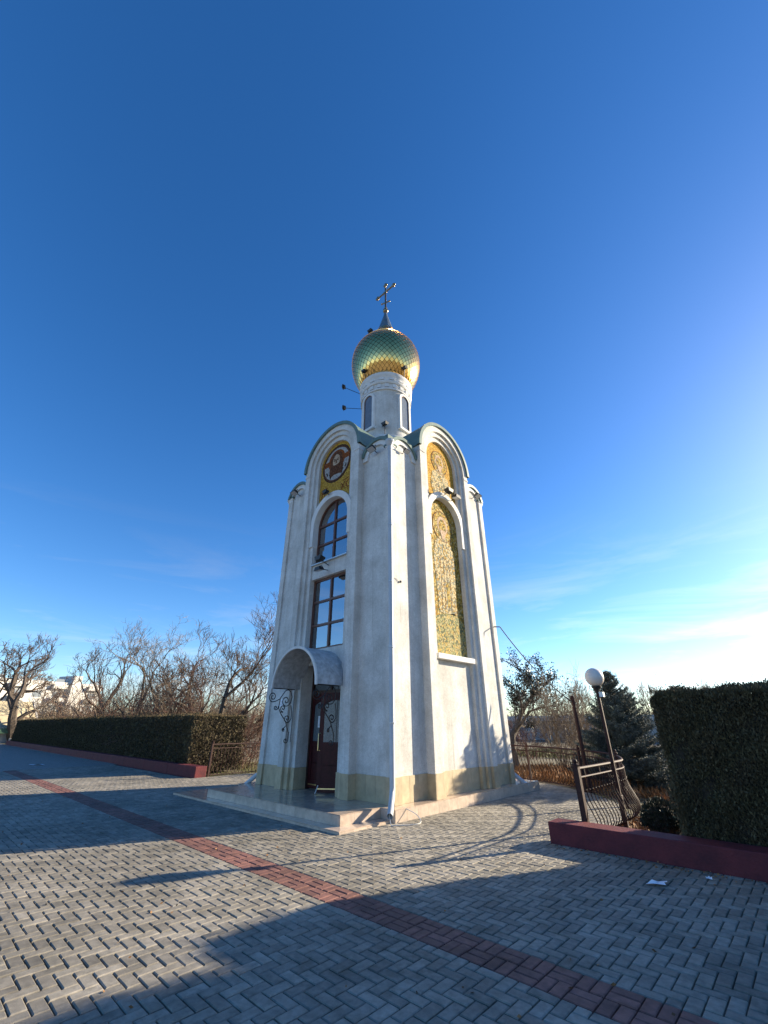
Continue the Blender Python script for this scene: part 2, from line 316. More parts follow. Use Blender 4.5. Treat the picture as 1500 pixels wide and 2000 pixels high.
# ------------------------------------------------------------------ ground, paving
W = 4.862; HW = W/2
PX0, PX1, PY0 = -17.0, 9.0, -9.0                    # rectangle of built pavers in front of the walls
WALLY = 0.30
TER = [(3.22, 0.30), (3.24, 2.4), (3.14, 3.4), (2.45, 4.95), (1.5, 5.95), (0.3, 6.85), (-1.2, 7.42), (-3.05, 7.7), (-4.9, 7.42), (-6.4, 6.85), (-7.6, 5.95), (-8.6, 4.95), (-9.25, 3.4), (-9.38, 2.4), (-9.38, 0.30)]
def in_ter(x, y):
    ins = np.zeros(np.shape(x), bool); n = len(TER)
    for i in range(n):
        (x0, y0), (x1, y1) = TER[i], TER[(i+1) % n]
        if y0 == y1: continue
        c = ((y0 > y) != (y1 > y)) & (x < (x1-x0)*(y-y0)/(y1-y0)+x0); ins ^= c
    return ins
def sheet(name, pts, z, m):
    return kind(MB().add([(x, y, z) for x, y in pts], [tuple(range(len(pts)))]).build(name, m, fix=False), 'structure')
sheet('ground', [(-1500, -1500), (1500, -1500), (1500, 1500), (-1500, 1500)], -0.075, 'soil')
pave = sheet('pavement', [(PX0, PY0), (PX1, PY0), (PX1, WALLY), (TER[0][0], WALLY)] + TER[1:-1] + [(-9.38, WALLY), (PX0, WALLY)], -0.030, 'joint')
sheet('far_pavement', [(-90, PY0), (PX0, PY0), (PX0, 0.5), (-90, 0.5)], -0.003, 'paving_far')
sheet('side_pavement', [(PX1, PY0), (40, PY0), (40, 0.3), (PX1, 0.3)], -0.003, 'paving_far')
sheet('rear_pavement', [(-90, -60), (40, -60), (40, PY0), (-90, PY0)], -0.003, 'paving_far')
# herringbone field on a 0.1 m grid, red basket-weave band along x
G = 0.1004; BJ0, BJ1 = -35, -31                    # band rows (y = -3.51 .. -3.11)
def build_pavers():
    grey, red = [], []                             # (x, y, length, width) centre and size
    i0, i1 = int(PX0/G), int(PX1/G); j0, j1 = int(PY0/G), 78
    ii, jj = np.meshgrid(np.arange(i0, i1), np.arange(j0, j1), indexing='ij')
    cx, cy = (ii+0.5)*G, (jj+0.5)*G
    ok = ((cy < WALLY-0.03) | in_ter(cx, cy)) & ~((jj >= BJ0) & (jj < BJ1))
    ok &= ~((cx > -W+0.3) & (cx < -0.3) & (cy > 0.2) & (cy < W-0.2))
    ok &= ~((cx > -4.6) & (cx < -0.3) & (cy > -1.1) & (cy < 0.3))
    k = (ii - jj) % 4
    def okat(i, j): return (i >= i0) and (i < i1) and (j >= j0) and (j < j1) and ok[i-i0, j-j0]
    idx = np.argwhere(ok)
    for a, b in idx:
        i, j, kk = a+i0, b+j0, k[a, b]
        if kk == 0: mate = okat(i+1, j); c = ((i+1)*G, (j+0.5)*G, 2, 1) if mate else ((i+0.5)*G, (j+0.5)*G, 1, 1)
        elif kk == 1: 
            if okat(i-1, j): continue
            c = ((i+0.5)*G, (j+0.5)*G, 1, 1)
        elif kk == 3: mate = okat(i, j+1); c = ((i+0.5)*G, (j+1)*G, 1, 2) if mate else ((i+0.5)*G, (j+0.5)*G, 1, 1)
        else:
            if okat(i, j-1): continue
            c = ((i+0.5)*G, (j+0.5)*G, 1, 1)
        grey.append(c)
    for m in range(int(PX0/G/2), int(PX1/G/2)):
        for q in range(2):
            x0, y0 = 2*m*G, (BJ0+2*q)*G
            if (m+q) % 2: red += [(x0+G, y0+0.5*G, 2, 1), (x0+G, y0+1.5*G, 2, 1)]
            else: red += [(x0+0.5*G, y0+G, 1, 2), (x0+1.5*G, y0+G, 1, 2)]
    def unit(l, w):
        a, b = (l*G)/2-0.0048, (w*G)/2-0.0048; c = 0.007; P = []
        for z, s in ((-0.03, 0), (-0.0055, 0), (0, c)): P += [(-a+s, -b+s, z), (a-s, -b+s, z), (a-s, b-s, z), (-a+s, b-s, z)]
        F = [(8, 9, 10, 11)]
        for o in (0, 4): F += [(o+i, o+(i+1) % 4, o+4+(i+1) % 4, o+4+i) for i in range(4)]
        return np.array(P), F
    allp = [(c, 'g') for c in grey] + [(c, 'r') for c in red]
    P = np.array([[c[0], c[1], 0] for c, _ in allp]); px, py, w = topix(P)
    dist = np.hypot(P[:, 0]-CAMX, P[:, 1]-CAMY)
    vis = (w > 0.3) & (px > 0) & (px < 1500) & (py > 0) & (py < 2000)
    order = np.argsort(np.where(vis, dist, 1e9)); near = set(order[:300].tolist())
    cache = {}
    for n in near:
        c, t = allp[n]; key = (c[2], c[3], t)
        if key not in cache:
            V, F = unit(c[2], c[3]); me = bpy.data.meshes.new('paver'); me.from_pydata(V.tolist(), [], F); me.materials.append(M['paver_grey' if t == 'g' else 'paver_red']); cache[key] = me
        o = bpy.data.objects.new('red_paver' if t == 'r' else 'paver', cache[key]); C.objects.link(o); o.parent = pave
        o.location = (c[0], c[1], random.uniform(-0.0035, 0.001)); o.rotation_euler = (random.gauss(0, 0.004), random.gauss(0, 0.004), random.gauss(0, 0.004))
    for t, nm, mt in (('g', 'paver_field', 'paver_grey_field'), ('r', 'red_paver_field', 'paver_red_field')):
        V, F, A = [], [], []
        off = 0
        for l, wd in ((2, 1), (1, 2), (1, 1)):
            sel = [allp[n][0] for n in range(len(allp)) if n not in near and allp[n][1] == t and allp[n][0][2:] == (l, wd)]
            if not sel: continue
            U, f = unit(l, wd); c = np.array([[s[0], s[1]] for s in sel]); n = len(c)
            vv = np.repeat(U[None], n, 0).copy(); ax = rng.normal(0, 0.004, n)[:, None]; ay = rng.normal(0, 0.004, n)[:, None]
            vv[:, :, 2] += vv[:, :, 0]*ax + vv[:, :, 1]*ay + rng.uniform(-0.0035, 0.001, n)[:, None]
            vv[:, :, 0] += c[:, :1]; vv[:, :, 1] += c[:, 1:]
            fa = np.array(f)[None] + (np.arange(n)*len(U))[:, None, None] + off
            V.append(vv.reshape(-1, 3)); F.append(fa.reshape(-1, 4)); A.append(np.repeat(rng.random(n), len(f))); off += n*len(U)
        V = np.concatenate(V); F = np.concatenate(F); A = np.concatenate(A)
        me = bpy.data.meshes.new(nm); me.vertices.add(len(V)); me.vertices.foreach_set('co', V.reshape(-1).astype(np.float32))
        me.loops.add(F.size); me.loops.foreach_set('vertex_index', F.reshape(-1).astype(np.int32))
        me.polygons.add(len(F)); me.polygons.foreach_set('loop_start', np.arange(0, F.size, 4, dtype=np.int32)); me.polygons.foreach_set('loop_total', np.full(len(F), 4, dtype=np.int32))
        me.polygons.foreach_set('use_smooth', np.zeros(len(F), dtype=bool)); me.update(calc_edges=True); me.materials.append(M[mt])
        a = me.attributes.new('rnd', 'FLOAT', 'FACE'); a.data.foreach_set('value', A.astype(np.float32))
        o = link(nm, me, pave); o['kind'] = 'stuff'
build_pavers()
# ------------------------------------------------------------------ chapel
chapel = thing('chapel', 'tall white tower chapel with arched gables and gold onion dome', 'chapel', (-HW, HW, 0))
def face(k):                                       # 0 door side (-y), 1 mosaic side (+x), 2 rear, 3 left
    def T(s, d, z):
        x, y = s, -HW-d
        for _ in range(k): x, y = -y, x
        return (-HW+x, HW+y, z)
    return T
Q, RC, BW = 0.17, -0.05, 1.30                      # bay projection, side panel recess, bay half width
ZB, ZS, ZI, ZP = 0.20, 9.20, 8.55, 0.66            # slab top, gable springing, side arch springing, plinth top
SC, SR = (BW+HW)/2, (HW-BW)/2                      # side arch centre and radius
wall = MB(); wall.box(-HW+0.46, HW-0.46, -HW+0.46, HW-0.46, ZB-0.1, ZI, lambda x, y, z: (x-HW, y+HW, z))
bays = MB()
for k in range(4):
    T = face(k)
    for sg in (-1, 1):
        wall.extr([(sg*0.86, ZB), (sg*(HW-0.1), ZB), (sg*(HW-0.1), ZI)] + [(sg*SC+0.40*math.cos(a), ZI+0.40*math.sin(a)) for a in ([PI*i/12 for i in range(13)] if sg > 0 else [PI-PI*i/12 for i in range(13)])] + [(sg*0.86, ZI)], -0.44, RC, T)
        MB().band(sg*SC, SR-0.003, SR-0.19, ZI, ZI, -0.13, 0.004, T, legs=(0, 0), n=20).build('side_arch', 'trim_white', chapel)
    bays.band(0, BW, 1.08, ZB, ZS, -0.45, Q, T)
    bays.band(0, 1.083, 0.93, ZB, ZS, -0.45, Q-0.07, T)
    bays.band(0, 0.933, 0.78, ZB, ZS, -0.45, Q-0.14, T)
    bays.band(0, BW-0.02, 1.12, ZI-0.2, ZS, -HW, 0.02, T, n=20)
    for sg in (-1, 1): bays.extr([(sg*1.075, ZS-0.20), (sg*(BW+0.015), ZS-0.20), (sg*(BW+0.015), ZS-0.14), (sg*1.075, ZS-0.14)], -0.02, Q+0.015, T)
    if k > 1:
        wall.extr([(-0.8, ZB), (0.8, ZB), (0.8, ZS)] + [(0.8*math.cos(PI*i/16), ZS+0.8*math.sin(PI*i/16)) for i in range(17)] + [(-0.8, ZS)], -0.45, -0.06, T)
wall.build('wall', 'plaster', chapel); bays.build('arched_bay', 'plaster', chapel)
for sx in (-1, 1):
    for sy in (-1, 1):
        x0, x1 = sorted((sx*HW, sx*(HW-0.21))); y0, y1 = sorted((sy*HW, sy*(HW-0.21)))
        p = MB(); p.box(x0, x1, y0, y1, ZB, ZI+0.10, lambda x, y, z: (x-HW, y+HW, z)); p.build('corner_pilaster', 'plaster', chapel, bevel=0.006)
        c = MB(); c.box(*sorted((sx*(HW+0.02), sx*(HW-0.20))), *sorted((sy*(HW+0.02), sy*(HW-0.20))), ZI+0.10, ZI+0.19, lambda x, y, z: (x-HW, y+HW, z)); c.build('pilaster_cap', 'trim_white', chapel, bevel=0.008)
# central fields of the two seen faces
T0, T1 = face(0), face(1)
ZW = 7.07
def archpoly(hw, z0, zs, n=20): return [(-hw, z0), (hw, z0)] + [(hw*math.cos(PI*i/n), zs+hw*math.sin(PI*i/n)) for i in range(n+1)]
for T in (T0, T1):
    m = MB(); m.band(0, 0.965, 0.775, 6.42, ZW, -0.30, 0.075, T); m.build('window_arch' if T is T0 else 'niche_arch', 'trim_white', chapel)
MB().extr([(-0.80, 2.98), (0.80, 2.98), (0.80, 3.37), (-0.80, 3.37)], -0.45, -0.02, T0).build('infill_wall', 'plaster', chapel)
MB().extr([(-0.80, 5.37), (0.80, 5.37), (0.80, 5.80), (-0.80, 5.80)], -0.45, -0.02, T0).build('infill_wall', 'plaster', chapel)
MB().extr([(-0.80, ZB), (0.80, ZB), (0.80, 1.30), (-0.80, 1.30)], -0.45, -0.055, T1).build('infill_wall', 'plaster', chapel)
MB().extr([(-0.80, 1.30), (0.80, 1.30), (0.80, 3.06), (-0.80, 3.06)], -0.45, -0.061, T1).build('infill_wall', 'plaster', chapel)
MB().extr([(-0.83, 3.05), (0.83, 3.05), (0.83, 3.18), (-0.83, 3.18)], -0.3, 0.10, T1).build('niche_sill', 'trim_white', chapel, bevel=0.01)
MB().extr([(-0.80, 5.795), (0.80, 5.795), (0.80, 5.825), (-0.80, 5.825)], -0.20, 0.05, T0).build('window_sill', 'sheet_metal', chapel)
# mosaics
upper = [(-0.79, ZW), (-0.79, ZS)] + [(0.79*math.cos(PI-PI*i/24), ZS+0.79*math.sin(PI*i/24)) for i in range(25)] + [(0.79, ZW)] + [(0.79*math.cos(PI*i/24), ZW+0.79*math.sin(PI*i/24)) for i in range(25)]
def flat(name, m, parent, poly, d, T, th=0.008): return MB().extr(poly, d-th, d, T).build(name, m, parent)
def disc(cx, cz, rx, rz=None, n=32, a0=0, a1=2*PI):
    rz = rz or rx; return [(cx+rx*math.cos(a0+(a1-a0)*i/n), cz+rz*math.sin(a0+(a1-a0)*i/n)) for i in range(n if a1-a0 > 6 else n+1)]
def ringm(name, m, parent, cx, cz, r, w, d, T):
    b = MB(); n = 40; P = []; F = []
    for i in range(n):
        a = 2*PI*i/n
        for rr in (r, r-w):
            for dd in (d, d-0.012): P.append(T(cx+rr*math.cos(a), dd, cz+rr*math.sin(a)))
    for i in range(n):
        a, q = 4*i, 4*((i+1) % n); F += [(a, q, q+2, a+2), (a, a+1, q+1, q), (a+2, q+2, q+3, a+3)]
    b.add(P, F).build(name, m, parent)
def text_part(txt, size, s, z, d, T, m, parent, name='lettering'):
    cu = bpy.data.curves.new(name, 'FONT'); cu.body = txt; cu.size = size; cu.extrude = 0.004; cu.align_x = 'CENTER'; cu.resolution_u = 3
    t = bpy.data.objects.new(name, cu); C.objects.link(t); dg = bpy.context.evaluated_depsgraph_get()
    me = bpy.data.meshes.new_from_object(t.evaluated_get(dg)); bpy.data.objects.remove(t)
    for v in me.vertices: v.co = T(s+v.co.x, d+v.co.z, z+v.co.y)
    me.materials.clear(); me.materials.append(M[m]); return link(name, me, parent)
mo = MB().extr(upper, -0.2, -0.06, T0).build('gable_mosaic', 'mosaic_gold', chapel); mo['label'] = 'gold mosaic with a haloed bearded head in a round medallion'
D = -0.055; cz = 9.17
flat('medallion', 'mosaic_grey', mo, disc(0, cz, 0.66), D, T0); ringm('medallion_ring', 'mosaic_dark', mo, 0, cz, 0.69, 0.045, D+0.004, T0); ringm('border_ring', 'mosaic_brown', mo, 0, cz, 0.645, 0.05, D+0.003, T0)
flat('halo', 'mosaic_red', mo, disc(0, cz+0.12, 0.40), D+0.006, T0)
flat('halo_arm', 'mosaic_red', mo, [(-0.62, cz+0.02), (0.62, cz+0.02), (0.62, cz+0.22), (-0.62, cz+0.22)], D+0.0045, T0)
flat('hair', 'mosaic_brown', mo, disc(0, cz+0.14, 0.29, 0.33, 24, 0, PI) + [(-0.33, cz-0.25), (-0.24, cz-0.45), (-0.10, cz-0.40), (0.12, cz-0.42), (0.26, cz-0.46), (0.34, cz-0.22)], D+0.011, T0)
flat('head', 'mosaic_skin', mo, disc(0, cz+0.08, 0.17, 0.27), D+0.016, T0)
flat('beard', 'mosaic_brown', mo, [(-0.16, cz-0.02), (-0.07, cz-0.06), (0.07, cz-0.06), (0.16, cz-0.02), (0.13, cz-0.22), (0.04, cz-0.34), (-0.05, cz-0.34), (-0.13, cz-0.22)], D+0.021, T0)
for s in (-1, 1):
    flat('eye', 'mosaic_dark', mo, disc(s*0.075, cz+0.12, 0.042, 0.022, 12), D+0.021, T0); flat('eyebrow', 'mosaic_brown', mo, [(s*0.02, cz+0.165), (s*0.13, cz+0.165), (s*0.12, cz+0.19), (s*0.03, cz+0.185)], D+0.021, T0)
    flat('cloth_fold', 'mosaic_dark', mo, [(s*0.22, cz-0.42), (s*0.30, cz-0.28), (s*0.35, cz-0.30), (s*0.27, cz-0.52)], D+0.006, T0)
    flat('cloth_fold', 'mosaic_dark', mo, [(s*0.40, cz-0.28), (s*0.46, cz-0.18), (s*0.50, cz-0.20), (s*0.44, cz-0.34)], D+0.006, T0)
flat('nose', 'mosaic_brown', mo, [(-0.018, cz+0.14), (0.018, cz+0.14), (0.03, cz+0.0), (-0.03, cz+0.0)], D+0.020, T0)
text_part('\u0406\u0421', 0.36, -0.50, 8.05, D, T0, 'mosaic_red', mo); text_part('\u0425\u0421', 0.36, 0.50, 8.05, D, T0, 'mosaic_red', mo)
for s in (-0.50, 0.50): flat('titlo', 'mosaic_red', mo, [(s-0.13, 8.36), (s+0.13, 8.38), (s+0.13, 8.41), (s-0.13, 8.39)], D+0.003, T0)
def saint(T, mo, cz, rh, robe, zbot, m2):
    d = D if zbot > 7 else -0.105
    ringm('halo_ring', 'mosaic_brown', mo, 0, cz, rh, 0.022, d+0.004, T); flat('halo', 'mosaic_pale', mo, disc(0, cz, rh-0.02), d+0.002, T)
    flat('robe', robe, mo, [(-0.10, cz-rh*0.62), (-0.42, cz-rh*1.15), (-0.52, cz-rh*2.2), (-0.40, zbot), (0.40, zbot), (0.52, cz-rh*2.2), (0.42, cz-rh*1.15), (0.10, cz-rh*0.62)], d+0.003, T)
    flat('hair', 'mosaic_skin', mo, disc(0, cz+0.03, rh*0.52, rh*0.62), d+0.006, T); flat('head', 'mosaic_pale', mo, disc(0, cz-0.01, rh*0.36, rh*0.50), d+0.010, T)
    flat('beard', 'mosaic_skin', mo, [(-rh*0.3, cz-rh*0.25), (rh*0.3, cz-rh*0.25), (rh*0.12, cz-rh*0.85), (-rh*0.12, cz-rh*0.85)], d+0.013, T)
    for s in (-1, 1): flat('eye', 'mosaic_brown', mo, disc(s*rh*0.17, cz+0.03, 0.035, 0.016, 10), d+0.013, T)
    for k in range(4): flat('robe_fold', 'mosaic_brown', mo, [(-0.22+0.14*k, cz-rh*2.0), (-0.205+0.14*k, cz-rh*2.0), (-0.235+0.15*k, zbot+0.1), (-0.25+0.15*k, zbot+0.1)], d+0.005, T)
mo = MB().extr(upper, -0.2, -0.06, T1).build('gable_mosaic', 'mosaic_gold', chapel); mo['label'] = 'sunlit gold mosaic with a haloed figure in pale robe'
saint(T1, mo, 9.25, 0.43, 'mosaic_robe', 7.95, None)
mo = MB().extr(archpoly(0.79, 3.15, ZW), -0.25, -0.11, T1).build('tall_mosaic', 'mosaic_pale', chapel); mo['label'] = 'tall arched mosaic of a standing haloed figure'
saint(T1, mo, 6.95, 0.50, 'mosaic_robe', 4.3, None)
flat('ground_band', 'mosaic_green', mo, [(-0.78, 3.2), (0.78, 3.2), (0.78, 4.1), (0.3, 4.35), (-0.3, 4.25), (-0.78, 4.1)], -0.102, T1)
flat('scroll', 'mosaic_pale', mo, [(0.0, 5.2), (0.16, 5.2), (0.14, 4.5), (0.02, 4.5)], -0.098, T1)
MB().extr([(0.62, 3.18), (0.80, 3.18), (0.80, 7.2), (0.62, 7.2)], -0.3, -0.125, T1).build('niche_side_shade', 'wood_brown', chapel)  # brown strip standing in for the shaded right reveal of the niche
# windows of the door face
def window(label, z0, z1, arched, rows):
    fr = MB(); d0, d1 = -0.20, -0.13; hw = 0.785; fw = 0.055
    if arched:
        fr.band(0, hw, hw-fw, z0, z1, d0, d1, T0)
    else:
        fr.extr([(-hw, z0), (-hw+fw, z0), (-hw+fw, z1), (-hw, z1)], d0, d1, T0); fr.extr([(hw-fw, z0), (hw, z0), (hw, z1), (hw-fw, z1)], d0, d1, T0)
        fr.extr([(-hw+fw, z1-fw), (hw-fw, z1-fw), (hw-fw, z1), (-hw+fw, z1)], d0, d1-0.002, T0)
    fr.extr([(-hw+fw, z0), (hw-fw, z0), (hw-fw, z0+fw), (-hw+fw, z0+fw)], d0, d1-0.002, T0)
    top = z1+hw-fw/2 if arched else z1-fw/2
    fr.extr([(-0.03, z0+fw), (0.03, z0+fw), (0.03, top), (-0.03, top)], d0+0.01, d1+0.006, T0)
    for r in rows: fr.extr([(-hw+fw/2, r-0.03), (hw-fw/2, r-0.03), (hw-fw/2, r+0.03), (-hw+fw/2, r+0.03)], d0+0.014, d1+0.003, T0)
    f = fr.build('window', 'wood_brown', chapel); f['label'] = label
    lv = [z0+fw] + list(rows) + [top]
    for i in range(len(lv)-1):
        for s0, s1 in ((-hw+0.02, -0.01), (0.01, hw-0.02)):
            if arched and i == len(lv)-2:
                q = [(s0, lv[i]), (s1, lv[i])]; n = 10; r = hw-0.02
                a0, a1 = (PI/2, PI) if s1 < 0 else (0, PI/2)
                arc = [(r*math.cos(a0+(a1-a0)*j/n), z1+r*math.sin(a0+(a1-a0)*j/n)) for j in range(n+1)]
                q = ([(s0, lv[i]), (s1, lv[i])] + arc) if s1 < 0 else ([(s1, lv[i])] + arc + [(s0, lv[i])])
                if s1 < 0: q = [(s0, lv[i]), (s1, lv[i])] + arc
            else: q = [(s0, lv[i]), (s1, lv[i]), (s1, lv[i+1]), (s0, lv[i+1])]
            MB().extr(q, -0.170, -0.164, T0).build('pane', 'window_glass', f)
    cu = MB(); n = 40; zt = lv[-1]-0.03; P = []
    for i in range(n+1):
        s = -0.74+1.48*i/n; g_ = 0.28 < i/n < 0.34
        h = zt if not arched else min(zt, z1+math.sqrt(max(0, 0.7**2-s*s)))
        P += [T0(s, -0.30+0.018*math.sin(i*1.9), z0+0.02), T0(s, -0.30+0.018*math.sin(i*1.9), h)]
    cu.add(P, [(2*i, 2*i+2, 2*i+3, 2*i+1) for i in range(n) if not (15 < i < 21)]).build('curtain', 'curtain', f, smooth=True, fix=False)
    return f
window('brown arched window with six panes', 5.82, ZW, True, (6.46, ZW+0.03))
window('brown rectangular window with six panes', 3.38, 5.36, False, (4.04, 4.70))
# door
dr = MB(); d0, d1 = -0.43, -0.33
dr.extr([(-0.78, ZB), (-0.73, ZB), (-0.73, 2.98), (-0.78, 2.98)], d0, d1, T0); dr.extr([(0.73, ZB), (0.78, ZB), (0.78, 2.98), (0.73, 2.98)], d0, d1, T0)
dr.extr([(-0.73, 2.90), (0.73, 2.90), (0.73, 2.98), (-0.73, 2.98)], d0, d1-0.002, T0); dr.extr([(-0.73, 2.30), (0.73, 2.30), (0.73, 2.38), (-0.73, 2.38)], d0, d1-0.002, T0)
dr.extr([(-0.03, 2.38), (0.03, 2.38), (0.03, 2.90), (-0.03, 2.90)], d0+0.01, d1-0.006, T0)
df = dr.build('door_frame', 'wood_dark', chapel)
for s0, s1 in ((-0.69, -0.02), (0.02, 0.69)): MB().extr([(s0, 2.36), (s1, 2.36), (s1, 2.92), (s0, 2.92)], -0.385, -0.378, T0).build('pane', 'frosted_glass', df)
MB().extr([(-0.79, ZB+0.003), (0.79, ZB+0.003), (0.79, 2.97), (-0.79, 2.97)], -0.449, -0.446, T0).build('lobby_shade_sheet', 'interior_shade', df)  # flat sheet, the dimness of the unlit lobby is put into its colour
def leaf(hinge, width, ang, sgn, label, notice):
    def TL(s, d, z):                              # s from hinge along leaf, d outward
        ss = hinge + sgn*(-(s)*math.cos(ang)) + sgn*(-d*math.sin(ang))*(-1)*0
        dd = -0.37 + s*math.sin(ang)
        ss += sgn*math.sin(ang)*(-d); dd += d*math.cos(ang)
        return T0(ss, dd, z)
    o = MB(); z0, z1 = ZB+0.03, 2.29; st = 0.09
    o.extr([(0, z0), (st, z0), (st, z1), (0, z1)], -0.02, 0.02, TL); o.extr([(width-st, z0), (width, z0), (width, z1), (width-st, z1)], -0.02, 0.02, TL)
    o.extr([(st, z0), (width-st, z0), (width-st, z0+0.16), (st, z0+0.16)], -0.019, 0.019, TL)
    o.extr([(st, 1.10), (width-st, 1.10), (width-st, 1.22), (st, 1.22)], -0.019, 0.019, TL)
    n = 8; top = [(width-st - (width-2*st)*i/n, 2.02+0.10*math.sin(PI*i/n)) for i in range(n+1)]
    o.extr([(width-st, z1), (st, z1)] + top[::-1], -0.019, 0.019, TL)
    lf = o.build('door_leaf', 'door_maroon', chapel); lf['label'] = label
    for za, zb in ((0.42, 0.72), (0.78, 1.08)):
        pz = MB(); pz.extr([(st, za-0.04), (width-st, za-0.04), (width-st, zb+0.04), (st, zb+0.04)], -0.010, 0.008, TL); pz.extr([(st+0.05, za), (width-st-0.05, za), (width-st-0.05, zb), (st+0.05, zb)], 0.008, 0.016, TL); pz.build('panel', 'door_maroon', lf, bevel=0.006)
    MB().extr([(st-0.01, 1.21), (width-st+0.01, 1.21)] + [(a, b+0.01) for a, b in top], -0.005, 0.003, TL).build('pane', 'frosted_glass', lf)
    hb = MB()
    for d in (1,): hb.tube([TL(width-0.045, 0.02, 1.05), TL(width-0.045, 0.07, 1.05), TL(width-0.045, 0.07, 1.40), TL(width-0.045, 0.02, 1.40)], 0.011, 8)
    hb.build('handle', 'brass', lf, smooth=True)
    MB().extr([(0.03, z0+0.06), (width-0.03, z0+0.06), (width-0.03, z0+0.085), (0.03, z0+0.085)], 0.019, 0.026, TL).build('kick_strip', 'brass', lf)
    if notice:
        nt = MB().extr([(0.25, 1.52), (0.43, 1.52), (0.43, 1.78), (0.25, 1.78)], 0.0035, 0.006, TL).build('notice', 'paper', lf); nt['label'] = 'white printed notice on the door glass'
        pr = MB()
        for r in range(8):
            w_ = random.uniform(0.08, 0.14); pr.extr([(0.34-w_/2, 1.735-r*0.024), (0.34+w_/2, 1.735-r*0.024), (0.34+w_/2, 1.744-r*0.024), (0.34-w_/2, 1.744-r*0.024)], 0.006, 0.0072, TL)
        pr.build('print', 'print_ink', nt)
    else:
        MB().tube([TL(width-0.06, 0.03, z0+0.14), TL(width-0.02, 0.05, ZB+0.01)], 0.012, 6).build('door_stop', 'pipe_white', lf)
leaf(-0.725, 0.72, 0.0, -1, 'closed maroon door leaf', True)
leaf(0.725, 0.72, R(36), 1, 'open maroon door leaf', False)
# plinth tiles
pl = MB(); 
for sx in (0,): pl.box(-W+0.47, -0.47, 0.47, W-0.47, ZB-0.15, ZP-0.05)
plinth = pl.build('plinth', 'mortar', chapel)
def plinth_path(door):
    half = [(HW+0.0, 0.0), (HW-0.21, 0.0), (HW-0.21, RC), (BW, RC), (BW, Q), (1.08, Q), (1.08, Q-0.07), (0.93, Q-0.07), (0.93, Q-0.14), (0.78, Q-0.14)]
    half += [(0.78, -0.33)] if door else [(0.78, -0.055), (0, -0.055)]
    return half
for k in range(2):
    T = face(k)
    for sg in (-1, 1):
        P = plinth_path(k == 0)
        for (s0, e0), (s1, e1) in zip(P, P[1:]):
            ln = math.hypot(s1-s0, e1-e0); n = max(1, round(ln/0.36)); horiz = abs(e1-e0) < 1e-6
            for i in range(n):
                a, b = i/n, (i+1)/n; g_ = 0.0025
                zt = ZP+random.uniform(-0.003, 0.003)
                if horiz:
                    u0, u1 = sorted((sg*(s0+(s1-s0)*a), sg*(s0+(s1-s0)*b)))
                    lo = -0.016 if (i == 0 and sg*(s0) == u0 or i == n-1 and sg*s1 == u0) and False else g_
                    MB().box(u0+g_, u1-g_, e0-0.02, e0+0.018, ZB+0.002, zt, T).build('plinth_tile', 'plinth', plinth)
                else:
                    e_lo, e_hi = sorted((e0+(e1-e0)*a, e0+(e1-e0)*b)); outward = -1 if e1 > e0 else (-1)
                    so = s0
                    # returns: wall lies on the outer side when stepping out (towards the bay), inner side when stepping in
                    if e1 < e0: x0, x1 = (so-0.018, so+0.02)          # recess side lies towards the centre
                    else: x0, x1 = (so-0.02, so+0.018)
                    u0, u1 = sorted((sg*x0, sg*x1))
                    MB().box(u0, u1, e_lo+0.019, e_hi+0.016, ZB+0.003, zt-0.004, T).build('plinth_tile', 'plinth', plinth)
# roofs
rf = MB(); 
for k in range(4):
    T = face(k)
    rf.band(0, BW+0.055, BW, ZS, ZS, -HW, Q+0.045, T, legs=(0, 0), n=28)
    for sg in (-1, 1): rf.band(sg*SC, SR-0.20, SR-0.30, ZI, ZI, -1.1, -0.25, T, legs=(0, 0), n=18)
roof = rf.build('roof', 'roof_green', chapel)
for k in range(4):
    MB().band(0, BW+0.075, BW-0.035, ZS-0.02, ZS, Q-0.05, Q+0.06, face(k), legs=(0, 0), n=28).build('roof_edge', 'roof_green', roof)
    for sg in (-1, 1):
        tb = MB(); P = []; F = []; n = 18; a0 = R(14)                 # small green caps stop short of the corner
        for i in range(n+1):
            a = a0+(PI-2*a0)*i/n
            for rr in (SR+0.05, SR-0.05):
                for dd in (-0.25, 0.055): P.append(face(k)(sg*SC+rr*math.cos(a), dd, ZI+rr*math.sin(a)))
        for i in range(n): q = 4*i; F += [(q+1, q+3, q+7, q+5), (q, q+1, q+5, q+4), (q+2, q+6, q+7, q+3), (q, q+4, q+6, q+2)]
        F += [(0, 2, 3, 1), (4*n, 4*n+1, 4*n+3, 4*n+2)]
        tb.add(P, F).build('arch_cap', 'roof_green', roof)
DCX, DCY = -HW, HW
dk = MB(); dk.box(-HW-1.25, -HW+1.25, HW-1.25, HW+1.25, ZI-0.2, 10.35); dk.build('roof_deck', 'roof_green', roof)
